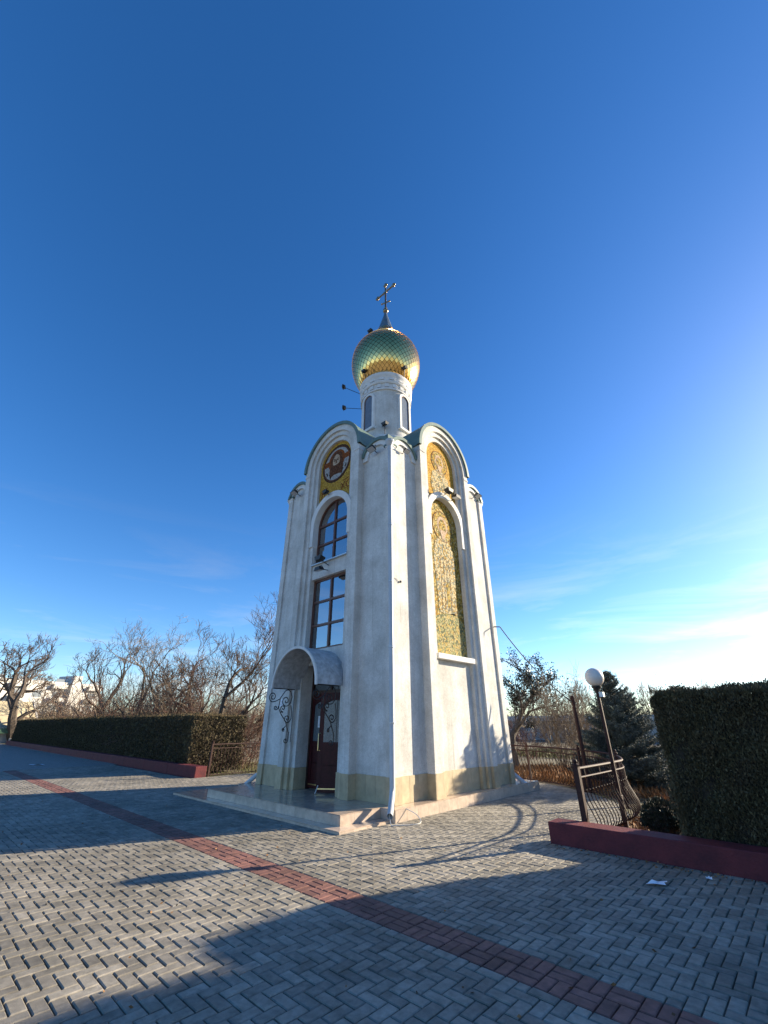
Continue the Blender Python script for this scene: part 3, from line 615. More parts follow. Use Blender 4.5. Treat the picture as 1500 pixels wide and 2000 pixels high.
# drum
DR = 0.975
dm = MB().lathe([(1.22, 10.2), (1.22, 10.72), (1.16, 10.80), (1.02, 10.88), (1.02, 11.02), (DR, 11.05), (DR, 13.2)], (DCX, DCY), 64)
drum = dm.build('drum', 'plaster', chapel, smooth=True)
MB().lathe([(DR+r_, z_) for r_, z_ in [(0, 13.08), (0.05, 13.09), (0.05, 13.16), (0.0, 13.17), (0.0, 13.4), (0.05, 13.41), (0.08, 13.46), (0.08, 13.52), (0.02, 13.54), (0.02, 13.67), (0.08, 13.76), (0.105, 13.84), (0.105, 13.92), (0.03, 14.0), (-0.08, 14.08)]], (DCX, DCY), 64).build('cornice', 'trim_white', drum, smooth=True)
def ring_block(a, r0, r1, z0, z1, hw, name, m, parent):
    ca, sa = math.cos(a), math.sin(a)
    return MB().box(r0, r1, -hw, hw, z0, z1, lambda x, y, z: (DCX+x*ca-y*sa, DCY+x*sa+y*ca, z)).build(name, m, parent, bevel=0.006)
for i in range(20): ring_block(2*PI*(i+0.5)/20, DR-0.05, DR+0.05, 13.20, 13.37, 0.085, 'frieze_block', 'trim_white', drum)
for i in range(16): ring_block(2*PI*(i+0.5)/16, DR-0.02, DR+0.085, 13.56, 13.64, 0.11, 'cornice_block', 'trim_white', drum)
for k in range(4):
    T = face(k)
    def TD(s, d, z, T=T): return T(s, d - (HW-DR), z)
    w_ = MB(); w_.band(0, 0.31, 0.215, 11.35, 12.75, -0.25, 0.045, TD, n=16); w_.extr([(-0.34, 11.26), (0.34, 11.26), (0.34, 11.36), (-0.34, 11.36)], -0.25, 0.075, TD)
    w = w_.build('drum_window', 'trim_white', chapel)
    MB().band(0, 0.217, 0.18, 11.36, 12.75, -0.25, 0.016, TD, n=16).build('frame', 'wood_brown', w)
    MB().extr(archpoly(0.20, 11.36, 12.75, 14), -0.06, 0.006, TD).build('pane', 'far_glass', w)
# onion dome
PROF = [(0.86, 14.02), (1.03, 14.13), (1.2, 14.35), (1.34, 14.66), (1.43, 15.02), (1.455, 15.36), (1.42, 15.7), (1.31, 16.02), (1.135, 16.3), (0.92, 16.56), (0.7, 16.83), (0.515, 17.15), (0.388, 17.48)]
def prof_at(t):                                    # arc-length parameter 0..1
    seg = [math.hypot(a[0]-b[0], a[1]-b[1]) for a, b in zip(PROF, PROF[1:])]; tot = sum(seg); q = max(0, min(1, t))*tot
    for i, l in enumerate(seg):
        if q <= l or i == len(seg)-1:
            f = q/l
            p0, p1, p2, p3 = PROF[max(0, i-1)], PROF[i], PROF[i+1], PROF[min(len(PROF)-1, i+2)]
            cr = lambda a, b, c, d: 0.5*((2*b)+(-a+c)*f+(2*a-5*b+4*c-d)*f*f+(-a+3*b-3*c+d)*f**3)
            return cr(p0[0], p1[0], p2[0], p3[0]), cr(p0[1], p1[1], p2[1], p3[1])
        q -= l
dome = MB().lathe([(lambda p: (p[0]-0.012, p[1]))(prof_at(i/40)) for i in range(41)], (DCX, DCY), 64).build('dome', 'seam', chapel, smooth=True)
NC, NR = 40, 34
tiles = []
def dpt(a, t, out=0.0):
    r, z = prof_at(t); r0, z0 = prof_at(t-0.01); r1, z1 = prof_at(t+0.01)
    nx, nz = (z1-z0), -(r1-r0); l = math.hypot(nx, nz) or 1
    r += out*nx/l; z += out*nz/l
    return np.array([DCX+r*math.cos(a), DCY+r*math.sin(a), z])
for j in range(0, NR-1):
    for i in range(NC):
        a = 2*PI*(i+0.5*(j % 2))/NC; t0, t1, t2 = (j)/NR, (j+1)/NR, (j+2)/NR; h = PI/NC
        k_ = 0.92
        tm = (t0+t2)/2
        pts = [dpt(a, tm-(tm-t0)*k_, 0.012), dpt(a+h*k_, t1, 0.006), dpt(a, tm+(t2-tm)*k_, 0.0), dpt(a-h*k_, t1, 0.006)]
        tiles.append(np.array(pts))
cen = np.array([t.mean(0) for t in tiles]); nrm = norm(np.array([np.cross(t[1]-t[3], t[2]-t[0]) for t in tiles]))
vd = norm(np.array([CAMX, CAMY, CH]) - cen); fac = (nrm*vd).sum(1); order = np.argsort(-fac); near = set(order[:300].tolist())
def tile_geo(t, n):
    lo = t - n*0.012
    return list(t)+list(lo), [(0, 1, 2, 3), (0, 4, 5, 1), (1, 5, 6, 2), (2, 6, 7, 3), (3, 7, 4, 0)]
rest = MB()
for q, t in enumerate(tiles):
    V, F = tile_geo(t, nrm[q])
    if q in near: MB().add(V, F).build('dome_tile', 'gold', dome)
    else: rest.add(V, F)
o = rest.build('dome_tile_field', 'gold_stuff', dome); o['kind'] = 'stuff'
sp = MB().lathe([(0.41, 17.40), (0.39, 17.48), (0.29, 17.80), (0.20, 18.15), (0.11, 18.50), (0.055, 18.80)], (DCX, DCY), 12); sp.build('spire', 'spire_metal', chapel)
cr = MB(); cr.ball((DCX, DCY, 18.92), 0.13, 16, 10); cr.tube([(DCX, DCY, 18.75), (DCX, DCY, 20.80)], 0.042, 8)
cr.ball((DCX, DCY, 19.12), 0.07, 12, 8)
cross = cr.build('cross', 'cross_metal', chapel, smooth=True)
# the arms lie along the door face
ca = MB()
ca.tube([(DCX-0.52, DCY, 20.30), (DCX+0.52, DCY, 20.30)], 0.042, 8)
for p, ax in (((DCX-0.52, DCY, 20.30), (1, 0)), ((DCX+0.52, DCY, 20.30), (1, 0)), ((DCX, DCY, 20.80), (0, 1))):
    for e in ((0, 0), (0.07, 0), (-0.07, 0), (0, 0.07), (0, -0.07)): ca.ball((p[0]+e[0], p[1], p[2]+e[1]), 0.058, 10, 6)
ca.build('crossbar', 'cross_metal', cross, smooth=True)
fb = MB(); fb.tube([(DCX-0.24, DCY, 19.62), (DCX+0.24, DCY, 19.40)], 0.034, 8)
for e in (-0.24, 0.24): fb.ball((DCX+e, DCY, 19.51-e*0.46), 0.05, 10, 6)
fb.build('foot_bar', 'cross_metal', cross, smooth=True)
fl = MB()
for a in range(4):
    dx, dz = ((0.16, 0.16), (-0.16, 0.16), (0.16, -0.16), (-0.16, -0.16))[a]; fl.tube([(DCX, DCY, 20.30), (DCX+dx, DCY, 20.30+dz)], [0.02, 0.006], 6)
fl.build('ray', 'cross_metal', cross)
# canopy over the door
cn = MB(); CZ, CR = 2.41, 0.885
cn.band(0.02, CR, CR-0.035, CZ, CZ, -0.04, 0.86, T0, n=32)
canopy = cn.build('canopy', 'canopy_sheet', chapel, smooth=True); canopy['label'] = 'white barrel canopy over the chapel door'
MB().band(0.02, CR+0.012, CR-0.045, CZ-0.02, CZ, 0.845, 0.885, T0, n=32).build('canopy_rim', 'trim_white', canopy, smooth=True)
def spiral(cx, cz, r, a0, turns, n=26, d=1): return [(cx+r*(1-0.86*i/n)*math.cos(a0+d*2*PI*turns*i/n), cz+r*(1-0.86*i/n)*math.sin(a0+d*2*PI*turns*i/n)) for i in range(n+1)]
def scroll_bracket(s):
    m = MB(); L_ = []                              # drawn in (outward d, height z)
    L_.append(spiral(0.66, 2.20, 0.115, R(-90), 1.6, d=1)[::-1] + [(0.55, 2.11), (0.45, 2.16), (0.37, 2.27), (0.30, 2.36), (0.22, 2.38)])
    L_.append([(0.22, 2.38), (0.14, 2.34), (0.09, 2.22), (0.12, 2.07)] + spiral(0.26, 2.12, 0.135, R(200), 1.5, d=1))
    L_.append([(0.44, 2.17), (0.46, 1.95), (0.36, 1.80), (0.22, 1.66), (0.16, 1.52), (0.10, 1.40), (0.10, 1.28)] + spiral(0.17, 1.24, 0.065, R(180), 1.2, d=1))
    L_.append([(0.10, 2.02), (0.06, 1.88), (0.06, 1.72)] + spiral(0.18, 1.72, 0.10, R(200), 1.5, d=1))
    L_.append([(0.46, 2.0), (0.50, 1.92)] + spiral(0.55, 1.96, 0.05, R(250), 1.2, d=1))
    L_.append([(0.42, 1.87), (0.32, 1.86)] + spiral(0.33, 1.95, 0.08, R(270), 1.3, d=1))
    L_.append([(0.20, 1.56), (0.26, 1.50)] + spiral(0.26, 1.47, 0.04, R(70), 1.2, d=-1))
    for l in L_: m.tube([T0(s, Q+d-0.01, z) for d, z in l], 0.0115, 5)
    m.tube([T0(s, Q+0.02, 2.395), T0(s, 0.84, 2.395)], 0.012, 5); m.tube([T0(s, Q+0.012, 1.2), T0(s, Q+0.012, 2.39)], 0.008, 5)
    m.build('scroll_bracket', 'iron_black', canopy, smooth=True)
scroll_bracket(0.02-CR+0.03); scroll_bracket(0.02+CR-0.03)
pq = MB().extr([(-1.78, 2.02), (-1.42, 2.02), (-1.42, 2.20), (-1.78, 2.20)], RC-0.01, RC+0.02, T0).build('wall_plaque', 'paper', chapel)
for r in range(3): MB().extr([(-1.74, 2.15-0.045*r), (-1.48, 2.15-0.045*r), (-1.48, 2.16-0.045*r), (-1.74, 2.16-0.045*r)], RC+0.02, RC+0.022, T0).build('print_line', 'print_ink', pq)
# downpipes
def downpipe(x, y, ox, oy, label):
    m = MB(); r = 0.055
    m.tube([(x, y, ZI+0.05), (x, y, 0.52), (x+ox*0.03, y+oy*0.03, 0.42), (x+ox*0.42, y+oy*0.42, 0.17), (x+ox*0.50, y+oy*0.50, 0.13)], r, 12, cap=False)
    p = m.build('downpipe', 'pipe_white', chapel, smooth=True, fix=False); p['label'] = label
    MB().lathe([(0.06, ZI-0.1), (0.06, ZI), (0.13, ZI+0.14), (0.13, ZI+0.2), (0.10, ZI+0.2)], (x, y), 14).build('hopper', 'pipe_white', p)
    for z in (1.6, 3.1, 4.6, 6.1, 7.6): MB().lathe([(r+0.004, z), (r+0.010, z+0.01), (r+0.010, z+0.04), (r+0.004, z+0.05)], (x, y), 12, cap=False).build('pipe_clip', 'sheet_metal', p)
downpipe(0.03, -0.075, 0.55, -0.75, 'white downpipe on the near corner'); downpipe(-W-0.065, 0.11, -0.85, -0.35, 'downpipe at the far left corner'); downpipe(-0.13, W+0.065, 0.75, 0.35, 'downpipe at the right rear corner')
# ------------------------------------------------------------------ steps and slab round the chapel
st = thing('entrance_steps', 'low tiled platform and steps round the foot of the chapel', 'steps', (-HW, 0, 0))
SX0, SX1, SY0, SY1 = -W-0.42, 0.26, -0.26, W+0.85
core = MB(); core.box(SX0+0.012, SX1-0.012, SY0+0.012, SY1-0.012, -0.02, ZB-0.014); core.box(-4.90+0.012, -0.10-0.012, -1.28+0.012, 0.0, -0.02, ZB-0.0145); core.box(-6.2+0.012, 0.18-0.012, -1.54+0.012, 0.0, -0.02, 0.040-0.012)
core.build('step_core', 'mortar', st)
def tiled_top(x0, x1, y0, y1, z, t=0.33, skip=None):
    nx, ny = max(1, round((x1-x0)/t)), max(1, round((y1-y0)/t)); dx, dy = (x1-x0)/nx, (y1-y0)/ny; g_ = 0.002
    me = MB().box(-dx/2+g_, dx/2-g_, -dy/2+g_, dy/2-g_, -0.012, 0).mesh('tread_tile', 'step_tile')
    for i in range(nx):
        for j in range(ny):
            cx, cy = x0+(i+0.5)*dx, y0+(j+0.5)*dy
            if skip and skip(cx, cy): continue
            o = link('tread_tile', me, st, None); o.location = (cx, cy, z+random.uniform(-0.0008, 0.0008)); o.matrix_parent_inverse = Matrix.Translation(-st.location)
def riser(p0, p1, z0, z1, t=0.33):
    L_ = math.hypot(p1[0]-p0[0], p1[1]-p0[1]); n = max(1, round(L_/t)); d = L_/n; a = math.atan2(p1[1]-p0[1], p1[0]-p0[0])
    me = MB().box(-d/2+0.002, d/2-0.002, -0.006, 0.006, z0, z1).mesh('riser_tile', 'riser_tile')
    for i in range(n):
        f = (i+0.5)/n; o = link('riser_tile', me, st); o.location = (p0[0]+(p1[0]-p0[0])*f, p0[1]+(p1[1]-p0[1])*f, 0); o.rotation_euler.z = a
inb = lambda x, y: (-W+0.2 < x < -0.2 and y > 0.25 and y < W-0.2)
tiled_top(SX0, SX1, SY0, SY1, ZB, skip=lambda x, y: inb(x, y)); tiled_top(-4.90, -0.10, -1.28, SY0, ZB+0.0005)
tiled_top(-6.2, 0.18, -1.54, -1.28, 0.040); tiled_top(-0.10, 0.18, -1.28, SY0, 0.040); tiled_top(-6.2, -4.90, -1.28, SY0, 0.040)
riser((-4.90, -1.28), (-0.10, -1.28), 0.041, ZB-0.013); riser((-0.10, -1.28), (-0.10, SY0), 0.041, ZB-0.013); riser((-0.10, SY0), (SX1, SY0), -0.02, ZB-0.013)
riser((SX1, SY0), (SX1, SY1), -0.02, ZB-0.013); riser((SX0, SY1), (SX1, SY1), -0.02, ZB-0.013); riser((SX0, SY0), (SX0, SY1), -0.02, ZB-0.013); riser((-4.90, -1.28), (-4.90, SY0), 0.041, ZB-0.013)
riser((-6.2, -1.54), (0.18, -1.54), -0.02, 0.027); riser((0.18, -1.54), (0.18, SY0), -0.02, 0.027); riser((-6.2, -1.54), (-6.2, SY0), -0.02, 0.027)
# ------------------------------------------------------------------ floodlights
def floodlight(label, base, head, aim, size=0.2):
    base, head, aim = Vector(base), Vector(head), Vector(aim).normalized()
    t = thing('floodlight', label, 'floodlight', tuple(base), 'floodlights on the chapel')
    side = aim.cross(Vector((0, 0, 1))); side = side.normalized() if side.length > 0.05 else Vector((1, 0, 0)); up = side.cross(aim)
    def T(x, y, z): return head + side*x + aim*y + up*z
    h = MB(); w, hh = size/2, size*0.36; 
    P = [T(-w*0.7, -size*0.28, -hh*0.7), T(w*0.7, -size*0.28, -hh*0.7), T(w*0.7, -size*0.28, hh*0.7), T(-w*0.7, -size*0.28, hh*0.7), T(-w, size*0.12, -hh), T(w, size*0.12, -hh), T(w, size*0.12, hh), T(-w, size*0.12, hh)]
    h.add(P, [(0,3,2,1),(4,5,6,7),(0,1,5,4),(1,2,6,5),(2,3,7,6),(3,0,4,7)]).build('housing', 'lamp_black', t)
    MB().box(-w*0.9, w*0.9, size*0.12, size*0.135, -hh*0.88, hh*0.88, T).build('lens', 'lamp_glass', t)
    a = MB(); a.tube([base, head - aim*size*0.1], 0.012, 6); a.tube([T(-w*1.1, 0, 0), T(-w*1.1, -size*0.35, 0), T(w*1.1, -size*0.35, 0), T(w*1.1, 0, 0)], 0.009, 5); a.build('bracket', 'lamp_black', t)
    return t
def dr_pt(ang, r, z): return (DCX+r*math.cos(ang), DCY+r*math.sin(ang), z)
AC = math.atan2(CAMY-DCY, CAMX-DCX)                # from drum to camera
floodlight('floodlight on the upper of two long arms left of the drum', dr_pt(AC-R(88), DR+0.09, 13.75), dr_pt(AC-R(88), DR+0.78, 14.12), Vector(dr_pt(AC-R(88), 0.3, 16))-Vector(dr_pt(AC-R(88), 1.6, 13.9)), 0.21)
floodlight('floodlight on the lower of two long arms left of the drum', dr_pt(AC-R(88), DR, 12.95), dr_pt(AC-R(88), DR+0.72, 13.0), Vector(dr_pt(AC-R(88), 0.3, 16))-Vector(dr_pt(AC-R(88), 1.6, 13.1)), 0.21)
floodlight('floodlight at the top left of the gold dome', dr_pt(AC-R(92), 0.68, 16.86), dr_pt(AC-R(92), 0.71, 17.60), (0, 0, 1), 0.24)
floodlight('floodlight at the dome base on its left side', dr_pt(AC-R(48), DR+0.1, 13.90), dr_pt(AC-R(48), DR+0.22, 14.25), (0, 0, 1), 0.2)
floodlight('floodlight at the dome base on its right side', dr_pt(AC+R(42), DR+0.1, 13.90), dr_pt(AC+R(38), DR+0.24, 14.25), (0, 0, 1), 0.22)
floodlight('floodlight standing on the ledge at the foot of the drum', dr_pt(AC+R(-2), 1.12, 10.80), dr_pt(AC+R(-2), 1.14, 11.30), (0, 0, 1), 0.24)
def fl_face(label, T, s, z, d=-0.02, dz=0.0, out=0.26, size=0.26, aim=None):
    b = T(s, d, z); h = T(s, d+out, z+dz); n = Vector(T(0, 1, 0))-Vector(T(0, 0, 0))
    floodlight(label, b, h, aim if aim else (n*0.35+Vector((0, 0, -1))), size)
fl_face('floodlight under the small arch left of the near corner', T0, SC, ZI+0.12, RC, 0.02)
fl_face('floodlight under the small arch at the far left of the door side', T0, -SC, ZI+0.12, RC, 0.02)
fl_face('floodlight under the small arch right of the near corner', T1, -SC, ZI+0.12, RC, 0.02, 0.16, 0.2)
fl_face('floodlight under the small arch at the far right of the mosaic side', T1, SC, ZI+0.12, RC, 0.02)
fl_face('floodlight on the arch crown below the head medallion', T0, -0.12, 7.98, 0.05, 0.06, 0.16, 0.2, (0, 0.1, 1))
fl_face('upper floodlight between the two brown windows', T0, -0.02, 5.66, -0.02, 0.12, 0.34, 0.28, (0, 0.2, 1))
fl_face('lower floodlight between the two brown windows', T0, -0.05, 5.52, -0.02, -0.06, 0.32, 0.26, (0, 0.2, -1))
fl_face('left floodlight of the pair between the sunlit mosaics', T1, -0.05, 7.96, 0.05, 0.10, 0.22, 0.28, (-0.2, 0, 1))
fl_face('right floodlight of the pair between the sunlit mosaics', T1, 0.32, 7.90, 0.05, 0.06, 0.24, 0.28, (-0.2, 0, -1))
t = thing('wall_sensor', 'small dark sensor with thin wire on the lit corner strip', 'sensor', T1(-HW+0.34, RC, 4.72)); MB().ball(T1(-HW+0.34, RC+0.03, 4.72), 0.03, 10, 8).build('sensor_head', 'lamp_black', t); MB().tube([T1(-HW+0.34, RC+0.01, 4.72), T1(-HW+0.25, 0.015, 4.66), T1(-HW+0.16, 0.012, 4.74), T1(-HW+0.04, 0.02, 4.74)], 0.005, 5).build('wire', 'cable', t)
# ------------------------------------------------------------------ low maroon walls
def low_wall(name, label, x0, x1, y0, y1, h, cuts):
    t = thing(name, label, 'wall', ((x0+x1)/2, (y0+y1)/2, 0), 'maroon border walls')
    m = MB(); n = cuts
    for i in range(n):
        a, b = x0+(x1-x0)*i/n, x0+(x1-x0)*(i+1)/n
        MB().box(a+(0.002 if i else 0), b-(0.002 if i < n-1 else 0), y0, y1, -0.06, h+random.uniform(-0.004, 0.004)).build('wall_block', 'maroon_paint', t, bevel=0.012)
    return t
low_wall('low_wall', 'low dark maroon wall in the right foreground below the tall hedge', 2.90, 14.0, 0.30, 0.68, 0.27, 2)
low_wall('low_wall', 'long low maroon wall under the clipped hedge on the left', -46.0, -9.45, 0.50, 0.90, 0.31, 16)
# ------------------------------------------------------------------ hedges
def hedge(name, label, x0, x1, y0, y1, z1, dens, L, far=None, xdetail=None, fringe=0.10, wav=0.06):
    t = thing(name, label, 'hedge', ((x0+x1)/2, (y0+y1)/2, 0))
    # wavy solid core, its dark colour holds the shade among dead inner twigs
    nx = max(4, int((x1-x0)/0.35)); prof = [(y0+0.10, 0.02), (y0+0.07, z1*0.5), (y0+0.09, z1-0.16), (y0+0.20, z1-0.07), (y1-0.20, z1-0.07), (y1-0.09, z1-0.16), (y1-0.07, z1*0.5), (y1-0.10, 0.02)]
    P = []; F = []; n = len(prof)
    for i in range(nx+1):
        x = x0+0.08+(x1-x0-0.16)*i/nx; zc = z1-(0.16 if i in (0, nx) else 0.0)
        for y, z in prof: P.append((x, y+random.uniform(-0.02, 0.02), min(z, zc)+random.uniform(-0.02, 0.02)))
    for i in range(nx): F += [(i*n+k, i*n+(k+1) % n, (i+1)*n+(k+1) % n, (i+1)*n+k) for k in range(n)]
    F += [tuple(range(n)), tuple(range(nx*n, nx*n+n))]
    MB().add(P, F).build('twig_shade_core', 'hedge_core_shade', t)
    V = []; tip = []
    def patch(n, fx, fy, fz, N):
        a, b = rng.random(n), rng.random(n)
        Pp = np.stack([fx(a, b), fy(a, b), fz(a, b)], 1)
        lump = 0.5*np.sin(Pp[:, 0]*5.1+Pp[:, 2]*3.3+Pp[:, 1]*2.2)+0.5*np.sin(Pp[:, 0]*11.3-Pp[:, 2]*9.1+Pp[:, 1]*7)
        off = wav*0.5*lump + rng.normal(0, 0.028, n)-0.02
        Pp = Pp + np.array(N)[None]*off[:, None]
        rc = 0.24
        for ex, sg_ in ((x0, 1), (x1, -1)):
            vx, vz = (Pp[:, 0]-(ex+sg_*rc))*sg_, Pp[:, 2]-(z1-rc); m_ = (vx < 0) & (vz > 0); q_ = np.hypot(vx, vz); f_ = np.where(m_ & (q_ > rc), rc/np.maximum(q_, 1e-6), 1)
            Pp[:, 0] = np.where(m_, ex+sg_*rc+sg_*vx*f_, Pp[:, 0]); Pp[:, 2] = np.where(m_, z1-rc+vz*f_, Pp[:, 2])
        for ey, sg_ in ((y0, 1), (y1, -1)):
            vy, vz = (Pp[:, 1]-(ey+sg_*0.12))*sg_, Pp[:, 2]-(z1-0.12); m_ = (vy < 0) & (vz > 0); q_ = np.hypot(vy, vz); f_ = np.where(m_ & (q_ > 0.12), 0.12/np.maximum(q_, 1e-6), 1)
            Pp[:, 1] = np.where(m_, ey+sg_*0.12+sg_*vy*f_, Pp[:, 1]); Pp[:, 2] = np.where(m_, z1-0.12+vz*f_, Pp[:, 2])
        Dn = np.array(N)[None]*0.55 + np.array([0, 0, 0.75])[None] + rng.normal(0, 0.45, (n, 3))
        ll = L*rng.uniform(0.6, 1.5, n); return leaves(Pp - norm(Dn)*ll[:, None]*0.4, Dn, ll, ll*rng.uniform(0.25, 0.5, n))
    segs = [(x0, x1, 1.0)] if not xdetail else [(x0, xdetail, 1.0), (xdetail, x1, far)]
    for a, b, f in segs:
        w = b-a; lsc = 1/math.sqrt(f) if f < 1 else 1; Ls = L; L = L*lsc
        V.append(patch(int(dens*f*w*z1), lambda p, q: a+w*p, lambda p, q: y0+0.0*p, lambda p, q: z1*q, (0, -1, 0)))
        V.append(patch(int(dens*f*0.5*w*z1), lambda p, q: a+w*p, lambda p, q: y1+0.0*p, lambda p, q: z1*q, (0, 1, 0)))
        V.append(patch(int(dens*f*w*(y1-y0)), lambda p, q: a+w*p, lambda p, q: y0+(y1-y0)*q, lambda p, q: z1+0*p, (0, 0, 1)))
        n = int(900*f*w*(y1-y0)); Pp = np.stack([a+w*rng.random(n), y0+(y1-y0)*rng.random(n), np.full(n, z1-0.03)], 1)
        Dn = np.stack([rng.normal(0, 0.4, n), rng.normal(0, 0.4, n), np.ones(n)], 1); tip.append(leaves(Pp, Dn, fringe*rng.uniform(0.3, 1.3, n)*lsc, 0.010*lsc+np.zeros(n)))
        k = int(9*f*w*(y1-y0)*2); S = np.stack([a+w*rng.random(k), y0+(y1-y0)*rng.random(k), np.full(k, z1)], 1); H = fringe*rng.uniform(0.5, 2.6, k)**1.2     # feathery shoots
        sp_ = 22; S = np.repeat(S, sp_, 0); H = np.repeat(H, sp_); g = rng.random(len(S)); S = S+np.stack([0.02*rng.normal(size=len(S)), 0.02*rng.normal(size=len(S)), H*g*1.1], 1)
        Dn = np.stack([rng.normal(0, 0.6, len(S)), rng.normal(0, 0.6, len(S)), np.full(len(S), 0.9)], 1); tip.append(leaves(S, Dn, 0.035*lsc*(1.3-g), np.full(len(S), 0.010*lsc)))
        L = Ls
    for xe, N in ((x0, (-1, 0, 0)), (x1, (1, 0, 0))):
        V.append(patch(int(dens*(y1-y0)*z1), lambda p, q: xe+0*p, lambda p, q: y0+(y1-y0)*p, lambda p, q: z1*q, N))
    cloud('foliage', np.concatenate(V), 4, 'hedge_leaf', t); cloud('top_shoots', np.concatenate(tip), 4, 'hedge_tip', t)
    return t
hedge('hedge', 'tall dark clipped hedge in the right foreground', 4.62, 14.0, 0.76, 1.75, 2.05, 11000, 0.036, 0.12, 7.4, fringe=0.085, wav=0.15)
def hedge_left():
    # nearest stretch is at the +x end
    return hedge('hedge', 'long dark clipped hedge on the left behind the maroon wall', -46.0, -10.8, 0.78, 3.0, 1.90, 1250, 0.066, fringe=0.07)
hedge_left()
hedge('hedge', 'taller hedge standing behind the right hedge beyond the picture edge', 7.85, 14.0, 5.5, 6.5, 4.4, 450, 0.12, fringe=0.1)
# ------------------------------------------------------------------ railings
def path_len(P):
    d = [0]
    for a, b in zip(P, P[1:]): d.append(d[-1]+math.hypot(b[0]-a[0], b[1]-a[1]))
    return d
def smooth_path(P, n=8):
    out = []
    for i in range(len(P)-1):
        p0, p1, p2, p3 = [np.array(P[max(0, min(len(P)-1, i+k))]) for k in (-1, 0, 1, 2)]
        for j in range(n):
            f = j/n; out.append(tuple(0.5*((2*p1)+(-p0+p2)*f+(2*p0-5*p1+4*p2-p3)*f*f+(-p0+3*p1-3*p2+p3)*f**3)))
    return out+[tuple(P[-1])]
BAL = MB()
bz = [(0, 0.83), (0, 0.66), (0.004, 0.60), (0.03, 0.50), (0.085, 0.38), (0.135, 0.26), (0.14, 0.17), (0.10, 0.10), (0.03, 0.05), (0, 0.03)]
BAL.tube([(r, 0, z) for r, z in bz], 0.009, 5)
BAL.ball((0.0, 0, 0.64), 0.018, 8, 6); 
BALM = BAL.mesh('baluster', 'iron_brown', smooth=True)
def railing(label, P, hand, spacing=0.135, posts=(), z=0.0):
    P = smooth_path(P); d = path_len(P); t = thing('iron_railing', label, 'railing', (P[0][0], P[0][1], z), 'wrought iron railings'); o = t.location
    loc = lambda x, y, zz: (x-o.x, y-o.y, zz)
    for zz, r in ((0.955, 0.021), (0.83, 0.014), (0.035, 0.013)):
        m = MB().tube([loc(x, y, zz) for x, y in P], r, 6).mesh('rail', 'iron_brown', smooth=True); sub('rail', m, t)
    def at_(s):
        i = max(0, min(len(P)-2, int(np.searchsorted(d, s))-1)); f = (s-d[i])/(d[i+1]-d[i]); tx, ty = P[i+1][0]-P[i][0], P[i+1][1]-P[i][1]
        return P[i][0]+tx*f, P[i][1]+ty*f, math.atan2(ty, tx)
    n = int(d[-1]/spacing)
    for k in range(1, n):
        x, y, a = at_(k*spacing); sub('baluster', BALM, t, loc(x, y, 0), a-hand*PI/2)
    for k in range(n//5):
        x, y, a = at_((k*5+2.5)*spacing); sub('stay', MB().box(-0.006, 0.006, -0.006, 0.006, 0.83, 0.95).mesh('stay', 'iron_brown'), t, loc(x, y, 0), a)
    for s, w in posts:
        x, y, a = at_(s); m = MB().box(-w/2, w/2, -w/2, w/2, -0.05, 0.99); m.lathe([(w*0.72, 0.99), (w*0.72, 1.015), (w*0.4, 1.03)], (0, 0), 8); m.ball((0, 0, 1.055), w*0.42, 10, 8)
        sub('rail_post', m.mesh('rail_post', 'iron_brown'), t, loc(x, y, 0), a)
    return t
RR = [(3.31, 0.72), (3.33, 1.6), (3.33, 2.4), (3.24, 3.4), (2.52, 5.02), (1.55, 6.02), (0.33, 6.93), (-1.2, 7.50), (-3.05, 7.78)]
railing('pot bellied iron railing curving round the terrace behind the chapel on the right', RR, 1, posts=((0.03, 0.085), (3.9, 0.06), (6.2, 0.06), (8.6, 0.06)))
RL = [(-9.46, 0.95), (-9.47, 2.4), (-9.34, 3.4), (-8.68, 5.0), (-7.66, 6.0), (-6.4, 6.93)]
railing('iron railing between the left hedge and the chapel', RL, -1, posts=((0.03, 0.06), (2.6, 0.05)))
# ------------------------------------------------------------------ lamp posts
lx, ly = 3.36, 2.42
t = thing('lamp_post', 'dark brown lamp post with white globe on the railing', 'lamp post', (lx, ly, 0))
MB().box(lx-0.026, lx+0.026, ly-0.026, ly+0.026, -0.1, 2.20).build('post', 'iron_brown', t, bevel=0.005)
m = MB(); m.box(lx-0.04, lx+0.04, ly-0.04, ly+0.04, -0.1, 0.45); m.build('post_base', 'iron_brown', t, bevel=0.006)
m = MB().lathe([(0.035, 2.16), (0.06, 2.22), (0.095, 2.265), (0.095, 2.285), (0.03, 2.285)], (lx, ly), 16); m.build('collar', 'lamp_black', t, smooth=True)
MB().ball((lx, ly, 2.45), 0.178, 32, 20).build('globe', 'globe_white', t, smooth=True)
MB().box(lx+0.035, lx+0.11, ly-0.045, ly+0.045, 2.08, 2.17).build('junction_box', 'sheet_metal', t)
m = MB(); m.tube([(lx-0.1, ly-0.05, 2.30), (lx-0.13, ly-0.06, 2.26), (lx-0.1, ly-0.05, 2.22), (lx-0.04, ly, 2.2)], 0.006, 5); m.build('loose_wire', 'cable', t)
qx, qy = c2s(5.42, 13.02)
t = thing('utility_pole', 'thin rusty brown pole holding the cable beside the spruce', 'pole', (qx, qy, 0))
m = MB(); m.tube([(qx, qy, -0.1), (qx, qy, 2.27)], [0.055, 0.048], 10); m.build('pole', 'iron_brown', t, smooth=True)
MB().lathe([(0.06, 2.24), (0.06, 2.30), (0.03, 2.33)], (qx, qy), 10).build('pole_cap', 'iron_brown', t)
MB().tube([(qx-0.05, qy, 2.14), (qx+0.05, qy, 2.14)], 0.012, 6).build('hook', 'lamp_black', t)
